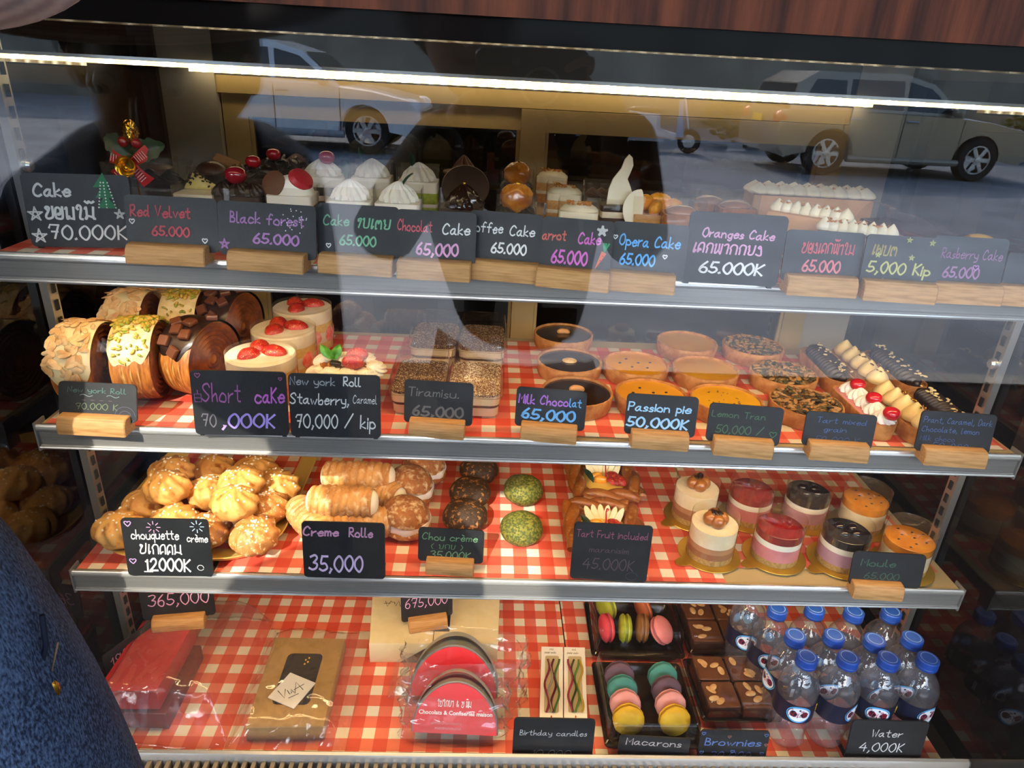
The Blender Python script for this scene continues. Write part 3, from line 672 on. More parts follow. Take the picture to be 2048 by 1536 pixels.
# ------------------------------------------------------------------ top shelf: cakes behind the signs
# chocolate log cakes at the far end
p = at(300, 352, Z1+.055); p.z = Z1+.002
t = thing('log_cake', 'dark chocolate log cake in clear box behind the Cake board', 'cake', p, 0, 'cake portions on the top shelf')
part(t, MB().lathe([(0, -.042), (.024, -.042), (.026, -.038), (.026, .038), (.024, .042), (0, .042)], 40, T(0, 0, .026) @ RY(pi/2), wob=lambda a, z: 1+.05*cos(14*a)), 'log', m_choc)
mb = MB(); [swirl(mb, (-.026+.026*k, 0, .049), .012, .014) for k in range(3)]; part(t, mb, 'chocolate_cream', m_choc)
collar(t, .094, .062, .072)
p = at(222, 322, Z1+.06); p.z = Z1+.002; p.x = max(p.x, -.548)
t = thing('log_cake', 'small brown wafer-striped log cake standing behind the holly pick', 'cake', p, 0, 'cake portions on the top shelf')
part(t, MB().lathe([(0, 0), (.026, 0), (.026, .052), (.02, .056), (0, .056)], 40, wob=lambda a, z: 1+.04*cos(22*a)), 'log', m_milk)
collar(t, .060, .060, .066, rnd=.02)
# holly pick
hp = aty(266, 326, .895); hz = Z1+.0022
t = thing('holly_pick', 'red ribbon and gold bell holly pick with pine cone above the Red Velvet board', 'decoration', (hp.x, hp.y, hz), 0)
b = hp.z-hz
part(t, MB().tube([(0, .004, 0), (0, .004, b+.03)], .0009, 6), 'wire_stem', m_gold)
mb = MB().ball((.003, 0, b+.036), (.0085, .0085, .0125), 30, 20, disp=lambda q: 1+.14*sin(11*math.atan2(q.y, q.x)+18*q.z)); part(t, mb, 'pine_cone', m_gold)
for dx, dz in ((-.006, .0245), (.0095, .0235)): part(t, MB().ball((dx, -.003, b+dz), .0062), 'berry', m_dcherry)
def holly(mb, M, L, W):
    def fn(a, c):
        wd = W*sin(pi*(c*.94+.03))**.7*(1+.35*abs(sin(c*pi*3.5)))*(a-.5); return (wd, L*c, L*.12*sin(c*pi)+abs(a-.5)*W*.3)
    mb.grid(fn, 6, 22, M)
for ang, L in ((.95, .036), (-1.25, .042)):
    mb = MB(); holly(mb, T(0, .002, b+.009) @ RX(pi/2-.15) @ RZ(ang), L, .021); part(t, mb, 'holly_leaf', m_dleaf)
for ang, L, nm in ((1.25, .026, 'ribbon_loop'), (-1.0, .028, 'ribbon_loop'), (2.25, .028, 'ribbon_tail'), (-2.5, .028, 'ribbon_tail')):
    mb = MB().grid(lambda a, c, L=L: ((a-.5)*.0155*(.55+.6*c), L*c, .0045*sin(pi*c)+.001*sin(9*a)), 5, 10, T(0, -.002, b) @ RX(pi/2) @ RZ(ang))
    r = part(t, mb, nm, m_red); w_ = MB()
    for k in range(5): w_.ribbon([(-.004, .010+.003*k), (.004, .0105+.003*k)], .0009, T(0, -.002, b) @ RX(pi/2) @ RZ(ang), z=.0062)
    w_.build('ribbon_print', ink('e8b8b0'), r, 0)
mb = MB().lathe([(.0035, -.006), (.0065, -.004), (.0085, .002), (.0115, .007), (.0125, .008), (.0115, .0075), (.008, .002), (.0055, -.003), (0, -.004)], 28, T(-.002, -.009, b-.002) @ RX(pi/2)); bell = part(t, mb, 'bell', m_gold)
MB().ball((-.001, -.016, b-.004), .003).build('clapper', m_gold, bell)
# red velvet wedges
t, hh = cake('red velvet wedge with pale cream and chocolate specks behind its board', 398, 384, .042, Z1, .052, .04, [(.3, m_redspg), (.2, m_cream), (.3, m_redspg), (.2, m_cream)])
mb = MB().grid(lambda a, c: ((a-.5)*.05*(1-.75*c), (.5-c*.6)*.034, .0405+.026*c**.8*(1-.3*(2*a-1)**2)), 12, 10); part(t, mb, 'cream_peak', mat('yellow_cream', 'ead58a', 'e2c96e', scale=40, rough=.5))
mb = MB(); pts = []
for k in range(36): a, c = random.random(), random.random()**.8; pts.append((((a-.5)*.05*(1-.75*c), (.5-c*.6)*.034-.0012, .0412+.026*c**.8*(1-.3*(2*a-1)**2)), (0, -1, .5)))
flakes(mb, pts, .0021, .5); tag(part(t, mb, 'chocolate_specks', m_choc), kind='stuff')
t, hh = cake('brown glazed dome cake behind the speckled cream wedge', 425, 345, .048, Z1, .05, .05, [(.5, m_dsponge), (.5, m_choc)])
part(t, MB().ball((0, 0, hh), (.023, .022, .016)), 'dome', m_milk)
# black forest
def shavings(t, z, w, n=60, s=.008):
    mb = MB(); pts = [((random.uniform(-w, w), random.uniform(-w, w)*.8, z+random.random()*.012), (random.uniform(-.6, .6), random.uniform(-1, .2), 1)) for _ in range(n)]
    flakes(mb, pts, s, .16, jit=.9); tag(part(t, mb, 'chocolate_shavings', m_choc), kind='stuff')
bf = [(.22, m_dsponge), (.12, m_white), (.22, m_dsponge), (.12, m_white), (.32, m_dsponge)]
for (u, v, h, lab, cu, m, r, extra) in (
    (482, 388, .043, 'black forest slice with big dark cherry on chocolate ruffles', -4, m_dcherry, .0135, 'ruffle'),
    (520, 352, .05, 'black forest slice with bright cherry and chocolate shavings behind the big dark cherry', -9, m_cherry, .0105, 'shave'),
    (568, 336, .052, 'black forest slice at the back, cherry beside heaped dark shavings', -18, m_cherry, .0105, 'shave')):
    t, hh = cake(lab, u, v, h, Z1, .056, .042, bf)
    if extra == 'ruffle':
        mb = MB(); [swirl(mb, (-.018+.018*i, -.008+.012*j, hh), .014, .017, 10, .5) for i in range(3) for j in range(2)]; part(t, mb, 'chocolate_ruffle', m_choc)
        zc = hh+.024
    else: shavings(t, hh, .022); zc = hh+.02
    mb = MB(); cherry(mb, (cu*.0007, -.004, zc), r); part(t, mb, 'cherry', m)
t, hh = cake('chocolate slice topped by a chocolate rosette behind the heaped shavings', 594, 330, .048, Z1, .045, .04, bf, wall=False)
mb = MB(); swirl(mb, (0, 0, hh), .018, .018, 9, 3); part(t, mb, 'rosette', m_milk)
t, hh = cake('chocolate slice with a flat biscuit plank leaning on top', 452, 332, .05, Z1, .05, .04, [(.5, m_dsponge), (.5, m_milk)], wall=False)
mb = MB(); slab(mb, .036, .018, 0, .006, .002, T(.002, -.004, hh+.004) @ RY(.35) @ RX(.5)); part(t, mb, 'biscuit', mat('biscuit', '9a6a3c', rough=.6))
# cream slice with red cap
t, hh = cake('white cream slice with a red rounded cap and dark biscuit disc', 586, 386, .046, Z1, .056, .05, [(.25, m_dsponge), (.2, m_white), (.25, m_dsponge), (.3, m_white)])
part(t, MB().ball((0, 0, hh), (.027, .021, .023), 28, 16), 'cream_mound', m_white)
mb = MB().lathe([(0, 0), (.0155, 0), (.0165, .003), (.014, .009), (0, .012)], 28, T(.010, -.002, hh+.015) @ RY(.7) @ RX(.35)); part(t, mb, 'red_cap', mat('sugar_red', 'b3242c', rough=.45))
mb = MB().lathe([(0, 0), (.016, 0), (.0165, .002), (0, .003)], 24, T(-.02, -.01, hh+.012) @ RY(-.6) @ RX(1.0)); part(t, mb, 'biscuit_disc', m_milk)
# white slice with cherry
t, hh = cake('white cream and dark sponge slice with one bright cherry on top', 652, 350, .05, Z1, .056, .045, [(.3, m_dsponge), (.15, m_white), (.25, m_dsponge), (.3, m_white)])
mb = MB(); swirl(mb, (-.004, 0, hh), .025, .024, 12, .4); part(t, mb, 'cream_swirl', m_white)
mb = MB(); cherry(mb, (.004, -.006, hh+.026), .0115); part(t, mb, 'cherry', m_cherry)
# pandan cakes
for (u, v, h, body, lab, lf) in ((745, 352, .052, m_cream, 'ivory pandan cake at the back with dark leaf and big cream swirl', (-.012, .006, .5)),
        (702, 397, .045, m_white, 'white pandan cake in front with fluffy cream behind the green-chalk board', (-.004, .012, .2)),
        (838, 360, .052, m_green, 'bright green pandan cake with cream swirl and upright leaf', (-.008, .004, .3)),
        (798, 402, .045, m_green, 'pale green pandan cake with long leaf laid across its cream', (.004, .002, -1.1))):
    t, hh = cake(lab, u, v, h, Z1, .056, .046, [(.3, body), (.1, m_white), (.3, body), (.3, m_white)], wallh=h*1.35)
    mb = MB(); swirl(mb, (0, 0, hh), .024, .025, 14, .35, amp=.09); part(t, mb, 'cream_swirl', m_white)
    mb = MB(); leafmesh(mb, T(lf[0], -.006, hh+.012+lf[1]) @ RZ(lf[2]) @ RX(.9), .026, .009); part(t, mb, 'leaf', m_dleaf)
# chocolate cakes
t, hh = cake('tall chocolate cake in clear wall, flat chocolate ring resting on its rim', 924, 366, .046, Z1, .05, .046, [(.6, m_dsponge), (.4, m_milk)], wallh=.058)
part(t, MB().lathe([(.0135, 0), (.0275, 0), (.028, .0015), (.0275, .003), (.0135, .003), (.0135, 0)], 40, T(0, -.004, .0585)), 'chocolate_ring', mat('ring_choc', '6e4a30', rough=.3))
mb = MB(); swirl(mb, (.002, .004, hh), .021, .040, 10, .6); part(t, mb, 'chocolate_swirl', m_milk)
t, hh = cake('dark chocolate cake with tilted round chocolate disc and ribbed swirl', 925, 412, .04, Z1, .054, .046, [(.6, m_dsponge), (.4, m_choc)], wallh=.048)
part(t, MB().lathe([(0, 0), (.030, 0), (.031, .0012), (.03, .0024), (0, .0024)], 40, T(.003, .008, hh+.022) @ RX(.95)), 'chocolate_disc', m_choc)
mb = MB(); swirl(mb, (.002, -.008, hh), .023, .030, 11, .5); part(t, mb, 'chocolate_swirl', m_chocs)
part(t, MB().ball((.002, -.010, hh+.030), .0022, 8, 6), 'gold_leaf', m_gold)
# coffee cakes with caramel puffs
for (u, v, lab) in ((1033, 376, 'coffee cake at the back crowned by an amber caramel puff'), (1031, 428, 'coffee cake in front with one glossy brown caramel puff on piped chocolate')):
    t, hh = cake(lab, u, v, .042, Z1, .046, .036, [(.4, m_dsponge), (.2, m_cream), (.4, m_dsponge)], wallh=.066)
    mb = MB(); [swirl(mb, (-.011+.022*i, -.008+.016*j, hh), .0125, .014, 10, 1.5) for i in range(2) for j in range(2)]; part(t, mb, 'piped_chocolate', m_choc)
    part(t, MB().ball((0, -.004, hh+.020), (.0195, .0195, .0185), 28, 18, disp=lambda q: 1+.16*nz(q+Vector((u, 0, 0)), 2.2)+.05*nz(q, 6)), 'caramel_puff', m_caramel)
    part(t, MB().ball((.001, -.006, hh+.037), .003, 8, 6), 'gold_leaf', m_gold)
# carrot cakes
m_crumb = mat('orange_crumb', 'b0672a', 'd08a3a', scale=300, rough=.8)
for i, (u, v, lab) in enumerate(((1105, 352, 'carrot cake slice at the back with gold leaf on brown crumb'), (1130, 385, 'carrot cake slice in the middle with thick folded white icing'), (1158, 420, 'carrot cake slice in front with brown crumbs scattered on white icing'))):
    t, hh = cake(lab, u, v, .044, Z1, .05, .036, [(.35, m_sponge), (.12, m_cream), (.3, m_sponge), (.23, m_cream)], rz=-.15, wallh=.056)
    part(t, MB().ball((0, 0, hh), (.0245, .0175, .0095), 28, 14, disp=lambda q: 1+.06*nz(q+Vector((i, 0, 0)), 2.5)), 'icing', m_cream)
    mb = MB(); flakes(mb, [((random.uniform(-.016, .016), random.uniform(-.011, .009), hh+.0092), (0, 0, 1)) for _ in range(40)], .0022, .6); tag(part(t, mb, 'crumbs', m_crumb), kind='stuff')
    if i < 2: mb = MB(); flakes(mb, [((-.012+random.uniform(-.006, .006), random.uniform(-.006, .006), hh+.012), (random.random(), random.random(), 1)) for _ in range(10)], .003, .2); part(t, mb, 'gold_leaf', m_gold)
# opera cakes
t, hh = cake('opera slice carrying a tall white chocolate feather', 1236, 408, .043, Z1, .05, .036, [(.2, m_dsponge), (.2, m_cream), (.2, m_dsponge), (.2, m_cream), (.2, m_choc)], wallh=.05)
o = [(-.017, 0), (.016, 0), (.0185, .012), (.014, .024), (.009, .034), (.0125, .044), (.015, .052), (.013, .062), (.008, .066), (.003, .060), (-.001, .048), (-.011, .034), (-.016, .020)]
part(t, MB().prism(o, -.0012, .0012, T(0, -.006, hh) @ RX(pi/2-.12), bev=.0006), 'chocolate_feather', m_wchoc)
t, hh = cake('opera slice with piped chocolate strands behind the white feather', 1202, 392, .043, Z1, .05, .036, [(.3, m_dsponge), (.2, m_cream), (.5, m_choc)], wallh=.062)
mb = MB(); [swirl(mb, (-.013+.013*i, 0, hh), .0105, .012, 8, 3) for i in range(3)]; part(t, mb, 'piped_chocolate', m_milk)
# oranges cakes
t, hh = cake('oranges cake heaped with shiny orange segments, white chocolate crescent at its side', 1312, 424, .036, Z1, .07, .05, [(.3, m_sponge), (.2, m_cream), (.3, m_sponge), (.2, m_tan)], wallh=.058)
for k, (x, y, z, a) in enumerate(((-.018, 0, .012, .5), (.004, .004, .014, -.3), (.02, 0, .008, .2), (-.004, -.010, .007, 1.2))):
    part(t, MB().ball((0, 0, 0), (.017, .009, .0115), 22, 14, T(x, y, hh+z) @ RZ(a) @ RX(.3), disp=lambda q: 1+.04*sin(9*q.x*3)), 'orange_segment', m_orange)
part(t, MB().prism([(.017*cos(a)-.0, .026*sin(a)) for a in [pi/2+pi*i/14 for i in range(15)]]+[(-.004*cos(a)*1.0-.0, .026*sin(a)) for a in [3*pi/2-pi*i/14 for i in range(1, 14)]], -.001, .001, T(-.028, -.02, hh+.006) @ RX(pi/2-.1) @ S3(1.3, 1, 1)), 'chocolate_crescent', m_wchoc)
m_jelly = mat('amber_jelly', 'a9662c', '8d5224', scale=40, rough=.15, coat=.5)
for u, v, lab in ((1362, 424, 'amber glazed orange cake portion wrapped in film behind the Oranges board'), (1418, 402, 'amber glazed orange cake portion at the back with a crisp on top'), (1470, 412, 'amber glazed orange cake portion against the long tan cakes')):
    t, hh = cake(lab, u, v, .042, Z1, .052, .046, [(.35, m_sponge), (.15, m_cream), (.5, m_jelly)], wallh=.06)
    part(t, MB().ball((0, 0, hh), (.022, .018, .009), 24, 12, disp=lambda q: 1+.07*nz(q+Vector((u, 0, 0)), 2.5)), 'jelly_top', m_jelly)
# long tan cakes with rows of cream
def long_cake(a, b, h, w, lab, topm, nd, rows, bodym=m_tan):
    p, q = at(*a, Z1+h), at(*b, Z1+h); e = q-p; L = e.length; yaw = math.atan2(e.y, e.x); c = (p+q)/2
    t = thing('long_cake', lab, 'cake', (c.x, c.y, Z1+.0022), yaw, 'long cakes with piped cream')
    mb = MB(); slab(mb, L, w, 0, h-.002, .003); part(t, mb, 'cake_body', bodym)
    mb2 = MB(); slab(mb2, L*.99, w*.97, h-.002, h-.0008, .003); part(t, mb2, 'glaze', topm)
    for r in range(rows):
        for k in range(nd):
            mb = MB(); drop(mb, (-L/2+(k+.5)*L/nd, (r-(rows-1)/2)*w*.42, h-.0015), L/nd*.80, .0165, RX(0)); part(t, mb, 'cream_dollop', m_cream)
    mb = MB(); flakes(mb, [((random.uniform(-.45, .45)*L, random.uniform(-.3, .3)*w, h+.011), (0, -.3, 1)) for _ in range(26)], .0026, .4); tag(part(t, mb, 'crumbs', m_crumb), kind='stuff')
    return t
long_cake((1498, 384), (1735, 397), .052, .052, 'long tan cake at the back with two rows of cream dollops', m_milk, 9, 2)
long_cake((1545, 420), (1700, 445), .050, .045, 'long tan cake in the middle with one tight row of cream dollops', m_tan, 8, 1)
long_cake((1636, 459), (1790, 478), .046, .040, 'long tan cake close to its red-lettered board with cream and gold crumbs', m_milk, 8, 1)
# raspberry cake under film
p, q = at(1748, 432, Z1+.05), at(1918, 480, Z1+.05); e = q-p; L = e.length
t = thing('raspberry_cake', 'pink raspberry cake slab under shiny clear film', 'cake', ((p+q)/2).to_2d().to_3d()+Vector((0, 0, Z1+.0022)), math.atan2(e.y, e.x), 'cake portions on the top shelf')
mb = MB(); slab(mb, L, .05, 0, .018, .003); slab(mb, L, .05, .018, .022, .003, mi=1); slab(mb, L, .05, .022, .040, .003); part(t, mb, 'cake_layers', [m_pinkm, m_cream])
mb = MB(); slab(mb, L*.98, .048, .040, .046, .003); part(t, mb, 'berry_jelly', mat('berry_jelly', '54121e', rough=.1, coat=.6))
mb = MB().grid(lambda a, c: ((a-.5)*L*1.06, (c-.5)*.075, .056-.05*abs(2*c-1)**2.2+.003*nz((a*5, c*4, 3))+.010*(1-a)), 20, 14); tag(part(t, mb, 'clear_film', m_film), 'shiny clear film')
p = at(1962, 470, Z1+.04); p.z = Z1+.0022
t = thing('mango_cake', 'small cake with bright yellow fruit top behind the Rasberry board', 'cake', p, 0, 'cake portions on the top shelf')
mb = MB(); slab(mb, .05, .04, 0, .03, .004); part(t, mb, 'cake_body', m_cream)
part(t, MB().ball((0, 0, .03), (.02, .016, .009), 20, 12), 'fruit_top', mat('mango', 'e3a81c', rough=.25, coat=.4))
# ------------------------------------------------------------------ second shelf
ZS = Z2+.0022
m_croi = mat('croissant', 'b5702c', '7d4318', scale=26, rough=.45, stretch=(6, 1, 1), bump=.25, bscale=120, c3='d9a55a', scale3=30, lo3=.55, hi3=.75)
m_croid = mat('croissant_side', '8a4a20', '5d2c12', scale=60, rough=.5, bump=.3, bscale=160)
m_almond = mat('almond_flake', 'd2a066', 'e6c694', scale=90, rough=.5)
m_icing = mat('pale_icing', 'efe0b4', 'e4cf98', scale=30, rough=.4, sub=.1)
m_pist = mat('pistachio', 'a98d2e', 'c9a24a', scale=120, rough=.5, c3='7d8a2a', scale3=150, lo3=.5, hi3=.56)
m_seed = mat('grain_mix', '6b4a22', 'b98a4a', scale=160, rough=.5, c3='3d2c16', scale3=130, lo3=.52, hi3=.58)
def wheel(label, u, v, rz, coat, Rr=.05, th=.046, nx=1):
    p = at(u, v, Z2+.05)
    t = thing('croissant_wheel', label, 'pastry', (p.x, p.y, ZS), rz, 'upright croissant wheels')
    Mw = T(0, 0, Rr) @ RY(pi/2)
    prof = [(0, -th/2+.004)]
    for k in range(7): r = .006+k*.0062; prof += [(r, -th/2+.0035), (r+.0031, -th/2+.0008)]
    prof += [(Rr*.95, -th/2), (Rr, -th/2+.004), (Rr*1.004, 0), (Rr, th/2-.004), (Rr*.95, th/2)]
    for k in range(6, -1, -1): r = .006+k*.0062; prof += [(r+.0031, th/2-.0008), (r, th/2-.0035)]
    prof.append((0, th/2-.004))
    sides = [m_croi, m_croid]
    mb = MB().lathe(prof, 56, Mw)
    for i, f in enumerate(mb.f):
        xs = [mb.v[q][0] for q in f]; mb.mi[i] = 1 if max(abs(x) for x in xs) > th/2-.003 and min((mb.v[q][1]**2+(mb.v[q][2]-Rr)**2)**.5 for q in f) < Rr*.93 else 0
    part(t, mb, 'pastry_wheel', sides, smooth=50)
    end = {'almond': 1.75, 'pistachio': 1.32, 'chocolate': 1.25}[coat]
    cm = {'almond': m_icing, 'pistachio': mat('speckled_icing', 'dfcb9c', 'cdb47e', scale=120, rough=.5), 'chocolate': m_choc}[coat]
    sd_ = random.random()*50
    def shell(a, c, off=.0022):
        th0 = -1.7; e = end+.16*nz((a*4+sd_, 0, 0), 1)-.35*abs(2*a-1)**4
        an = th0+(e-th0)*c; x = (a-.5)*(th+.003); rr = Rr*1.004+off*(1-(2*a-1)**8*.8)*min(1, (1-c)*14+.1)
        return (x, -rr*sin(an), Rr+rr*cos(an))
    ic = part(t, MB().grid(shell, 24, 48), 'icing', cm, smooth=60)
    def on(a, c, off=.004):
        q = shell(a, c, off); return q, (0, q[1], q[2]-Rr)
    if coat == 'almond':
        mb = MB(); flakes(mb, [on(random.uniform(.04, .96), random.uniform(.2, .97)) for _ in range(95)], .0085, .16, jit=.5); tag(part(t, mb, 'almond_flakes', m_almond), kind='stuff')
    elif coat == 'pistachio':
        mb = MB(); flakes(mb, [on(random.uniform(.04, .96), random.uniform(.2, .72)) for _ in range(150)], .0052, .5, jit=.8); flakes(mb, [on(random.uniform(.05, .95), random.uniform(.7, .99)) for _ in range(34)], .003, .5, jit=.8)
        tag(part(t, mb, 'pistachio_bits', m_pist), kind='stuff')
    else:
        for a, c in ((.25, .70), (.62, .66), (.42, .78), (.75, .80), (.24, .88), (.60, .93), (.9, .58)):
            q, nrm = on(a, c, .003); qm = Vector(nrm).to_track_quat('Z', 'Y').to_matrix().to_4x4()
            mb = MB(); slab(mb, .0135, .0135, -.001, .0055, .001, T(*q) @ qm @ RZ(random.uniform(-.8, .8)) @ RX(random.uniform(-.2, .2))); part(t, mb, 'chocolate_square', m_milk)
    return t
wheel('almond croissant wheel standing in front, flaked top, beside the glass end', 176, 728, .10, 'almond')
wheel('pistachio croissant wheel standing in front, bare pastry below its nutty icing', 287, 722, .12, 'pistachio')
wheel('chocolate croissant wheel standing in front with chocolate squares, next to the Short cake board', 402, 716, -.35, 'chocolate')
wheel('almond croissant wheel in the second row, between the front almond and pistachio wheels', 272, 656, .06, 'almond')
wheel('pistachio croissant wheel in the second row, large pale nut pieces', 378, 652, .06, 'pistachio')
wheel('chocolate croissant wheel in the second row behind the chocolate squares', 462, 652, -.25, 'chocolate')
wheel('almond croissant wheel at the very back under the top shelf rail', 352, 606, 0, 'almond')
wheel('pistachio croissant wheel at the very back under the top shelf rail', 432, 606, 0, 'pistachio')

def berry_half(mb, M, L, W, mi=(0, 1)):
    """halved strawberry lying cut side down"""
    mb.ball((0, 0, 0), (W/2, L/2, W*.42), 22, 14, M, mi[0], disp=lambda q: (1.08 if q.y > 0 else 1)*(1-.34*max(0, q.y)*(1-q.y*q.y*.6) if q.y > 0 else 1-.05*q.y*q.y)*(1 if q.z > 0 else .25))
def shortcake(label, u, v, rot):
    p = at(u, v, Z2+.066)
    t = thing('short_cake', label, 'cake', (p.x, p.y, ZS), rot, 'round strawberry short cakes')
    R = .0440; mb = MB()
    for i, (z0, z1, k) in enumerate(((0, .014, 1), (.014, .030, 0), (.030, .044, 1), (.044, .062, 0))):
        mb.lathe([(0, z0), (R-(.0006 if k else 0), z0), (R-(.0006 if k else 0), z1), (0, z1)] if i < 3 else [(0, z0), (R, z0), (R, z1-.002), (R-.002, z1), (0, z1+.0004)], 56, mi=k)
    part(t, mb, 'cake_layers', [m_cream, mat('pale_sponge', 'e8c87e', 'd9b263', scale=200, rough=.8)])
    for k, (x, y, a, L) in enumerate(((-.012, -.012, 2.6, .034), (.016, .002, 1.2, .040), (-.006, .018, .2, .034))):
        mb = MB(); berry_half(mb, T(x, y, .0625) @ RZ(a), L, .024); part(t, mb, 'strawberry_half', m_straw)
    for k in range(7):
        a = -2.2+k*.72; mb = MB().ball((0, 0, 0), (.012, .0022, .014), 16, 10, T((R-.0006)*cos(a), (R-.0006)*sin(a), .022) @ RZ(a+pi/2), disp=lambda q: 1-.3*max(0, -q.z)); part(t, mb, 'strawberry_slice', m_strawcut)
    mb = MB(); n = 48
    mb.add([(1.01*R*cos(2*pi*i/n), 1.01*R*sin(2*pi*i/n), z) for z in (.001, .066) for i in range(n)], [(i, (i+1) % n, n+(i+1) % n, n+i) for i in range(n)])
    tag(part(t, mb, 'clear_collar', m_acet), 'clear plastic band')
shortcake('round cream short cake in front with three strawberry halves, just behind its board', 521, 703, 0)
shortcake('round cream short cake in the middle of the row, strawberries partly over its edge', 566, 654, .25)
shortcake('round cream short cake at the back of the row, shaded under the top shelf', 604, 611, .5)
# roll with piped cream and strawberry
p = aty(690, 742, .838); t = thing('cream_topped_roll', 'croissant wheel with piped cream, strawberry and mint behind the Stawberry board', 'pastry', (p.x, p.y, ZS), .1)
R = .046; KH = (p.z-ZS)/.066; t.scale = (1, 1, KH)
part(t, MB().lathe([(0, -.03), (R*.5, -.031), (R*.95, -.03), (R, -.026), (R*1.01, 0), (R, .026), (R*.95, .03), (R*.5, .031), (0, .03)], 48, T(0, 0, R) @ RY(pi/2)), 'pastry_wheel', m_croi)
for k, (x, y, z, r) in enumerate(((-.032, -.016, .072, .014), (-.014, -.026, .074, .016), (.006, -.028, .073, .016), (.026, -.024, .071, .016), (.036, -.008, .074, .017), (-.024, .006, .082, .015), (.0, .0, .086, .018), (.022, .006, .084, .017))):
    mb = MB(); swirl(mb, (0, 0, 0), r, .022, 9, 1.6, M=T(x, y, z) @ RX(.5) @ RY(.25*(x > 0)-.1)); part(t, mb, 'piped_cream', m_cream)
for x, y, z, a in ((.018, -.010, .110, .2), (.012, -.022, .102, -.5)):
    part(t, MB().ball((0, 0, 0), (.014, .010, .0175), 22, 16, T(x, y, z) @ RY(a), disp=lambda q: 1-.25*max(0, q.z)), 'strawberry_half', m_straw)
for a, L in ((.45, .034), (-.25, .032)):
    mb = MB(); leafmesh(mb, T(-.012, -.012, .100) @ RY(-a) @ RX(pi/2-.1), L, .014, .2); part(t, mb, 'mint_leaf', m_leaf)
mb = MB(); slab(mb, .014, .010, 0, .006, .002, T(-.010, -.020, .094) @ RY(.3)); part(t, mb, 'chocolate_piece', m_choc)

# tiramisu boxes
m_clear = thin('clear_plastic', (.97, .97, .96), f0=.06, gain=1.5, rough=.03)
m_tcream = mat('tiramisu_cream', 'efd9b0', 'e2c490', scale=30, rough=.6)
m_dust = mat('cocoa_dust', '8a5c38', '6d4526', scale=25, rough=.95, c3='efdcb8', scale3=620, lo3=.50, hi3=.58)
def tiramisu(label, u, v, dark):
    p = at(u, v, Z2+.056)
    t = thing('tiramisu_box', label, 'dessert box', (p.x, p.y, ZS), -.02, 'clear tiramisu boxes')
    w, d = .074, .118; mb = MB()
    for z0, z1, s, i in ((.002, .014, .86, 0), (.014, .018, .88, 1), (.018, .030, .9, 0)): mb.prism(rrect(w*s, d*s, .012), z0, z1, mi=i)
    part(t, mb, 'cream_layers', [m_tcream, m_cocoa])
    mb = MB(); mb.prism(rrect(w*.9, d*.9, .012), .030, .033); part(t, mb, 'cocoa_top', m_dust if not dark else mat('cocoa_dust_dark', '5f3c22', '492b17', scale=25, rough=.95, c3='d9bd90', scale3=620, lo3=.54, hi3=.62))
    def wall(name, rings):
        o = [[(x, y, z) for x, y in rrect(w*s, d*s, .014, 5)] for s, z in rings]; n = len(o[0]); b = MB()
        b.add([q for r in o for q in r], [(i*n+j, i*n+(j+1) % n, (i+1)*n+(j+1) % n, (i+1)*n+j) for i in range(len(o)-1) for j in range(n)])
        if name == 'lid': b.add(o[-1], [tuple(range(n))])
        tag(part(t, b, name, m_clear), 'clear plastic')
    wall('tray', [(.87, .001), (.94, .028), (1.0, .031), (1.03, .031), (1.03, .034)])
    wall('lid', [(1.045, .033), (1.04, .037), (.97, .038), (.96, .040), (.92, .054), (.88, .056)])
tiramisu('tiramisu box in front, dark cocoa lid view, behind the Tiramisu board', 842, 722, True)
tiramisu('tiramisu box in front with pale dusted cocoa, next to the chocolate tarts', 952, 727, False)
tiramisu('tiramisu box at the back behind the dark cocoa one', 872, 643, True)
tiramisu('tiramisu box at the back, close to the chocolate tarts', 966, 648, True)

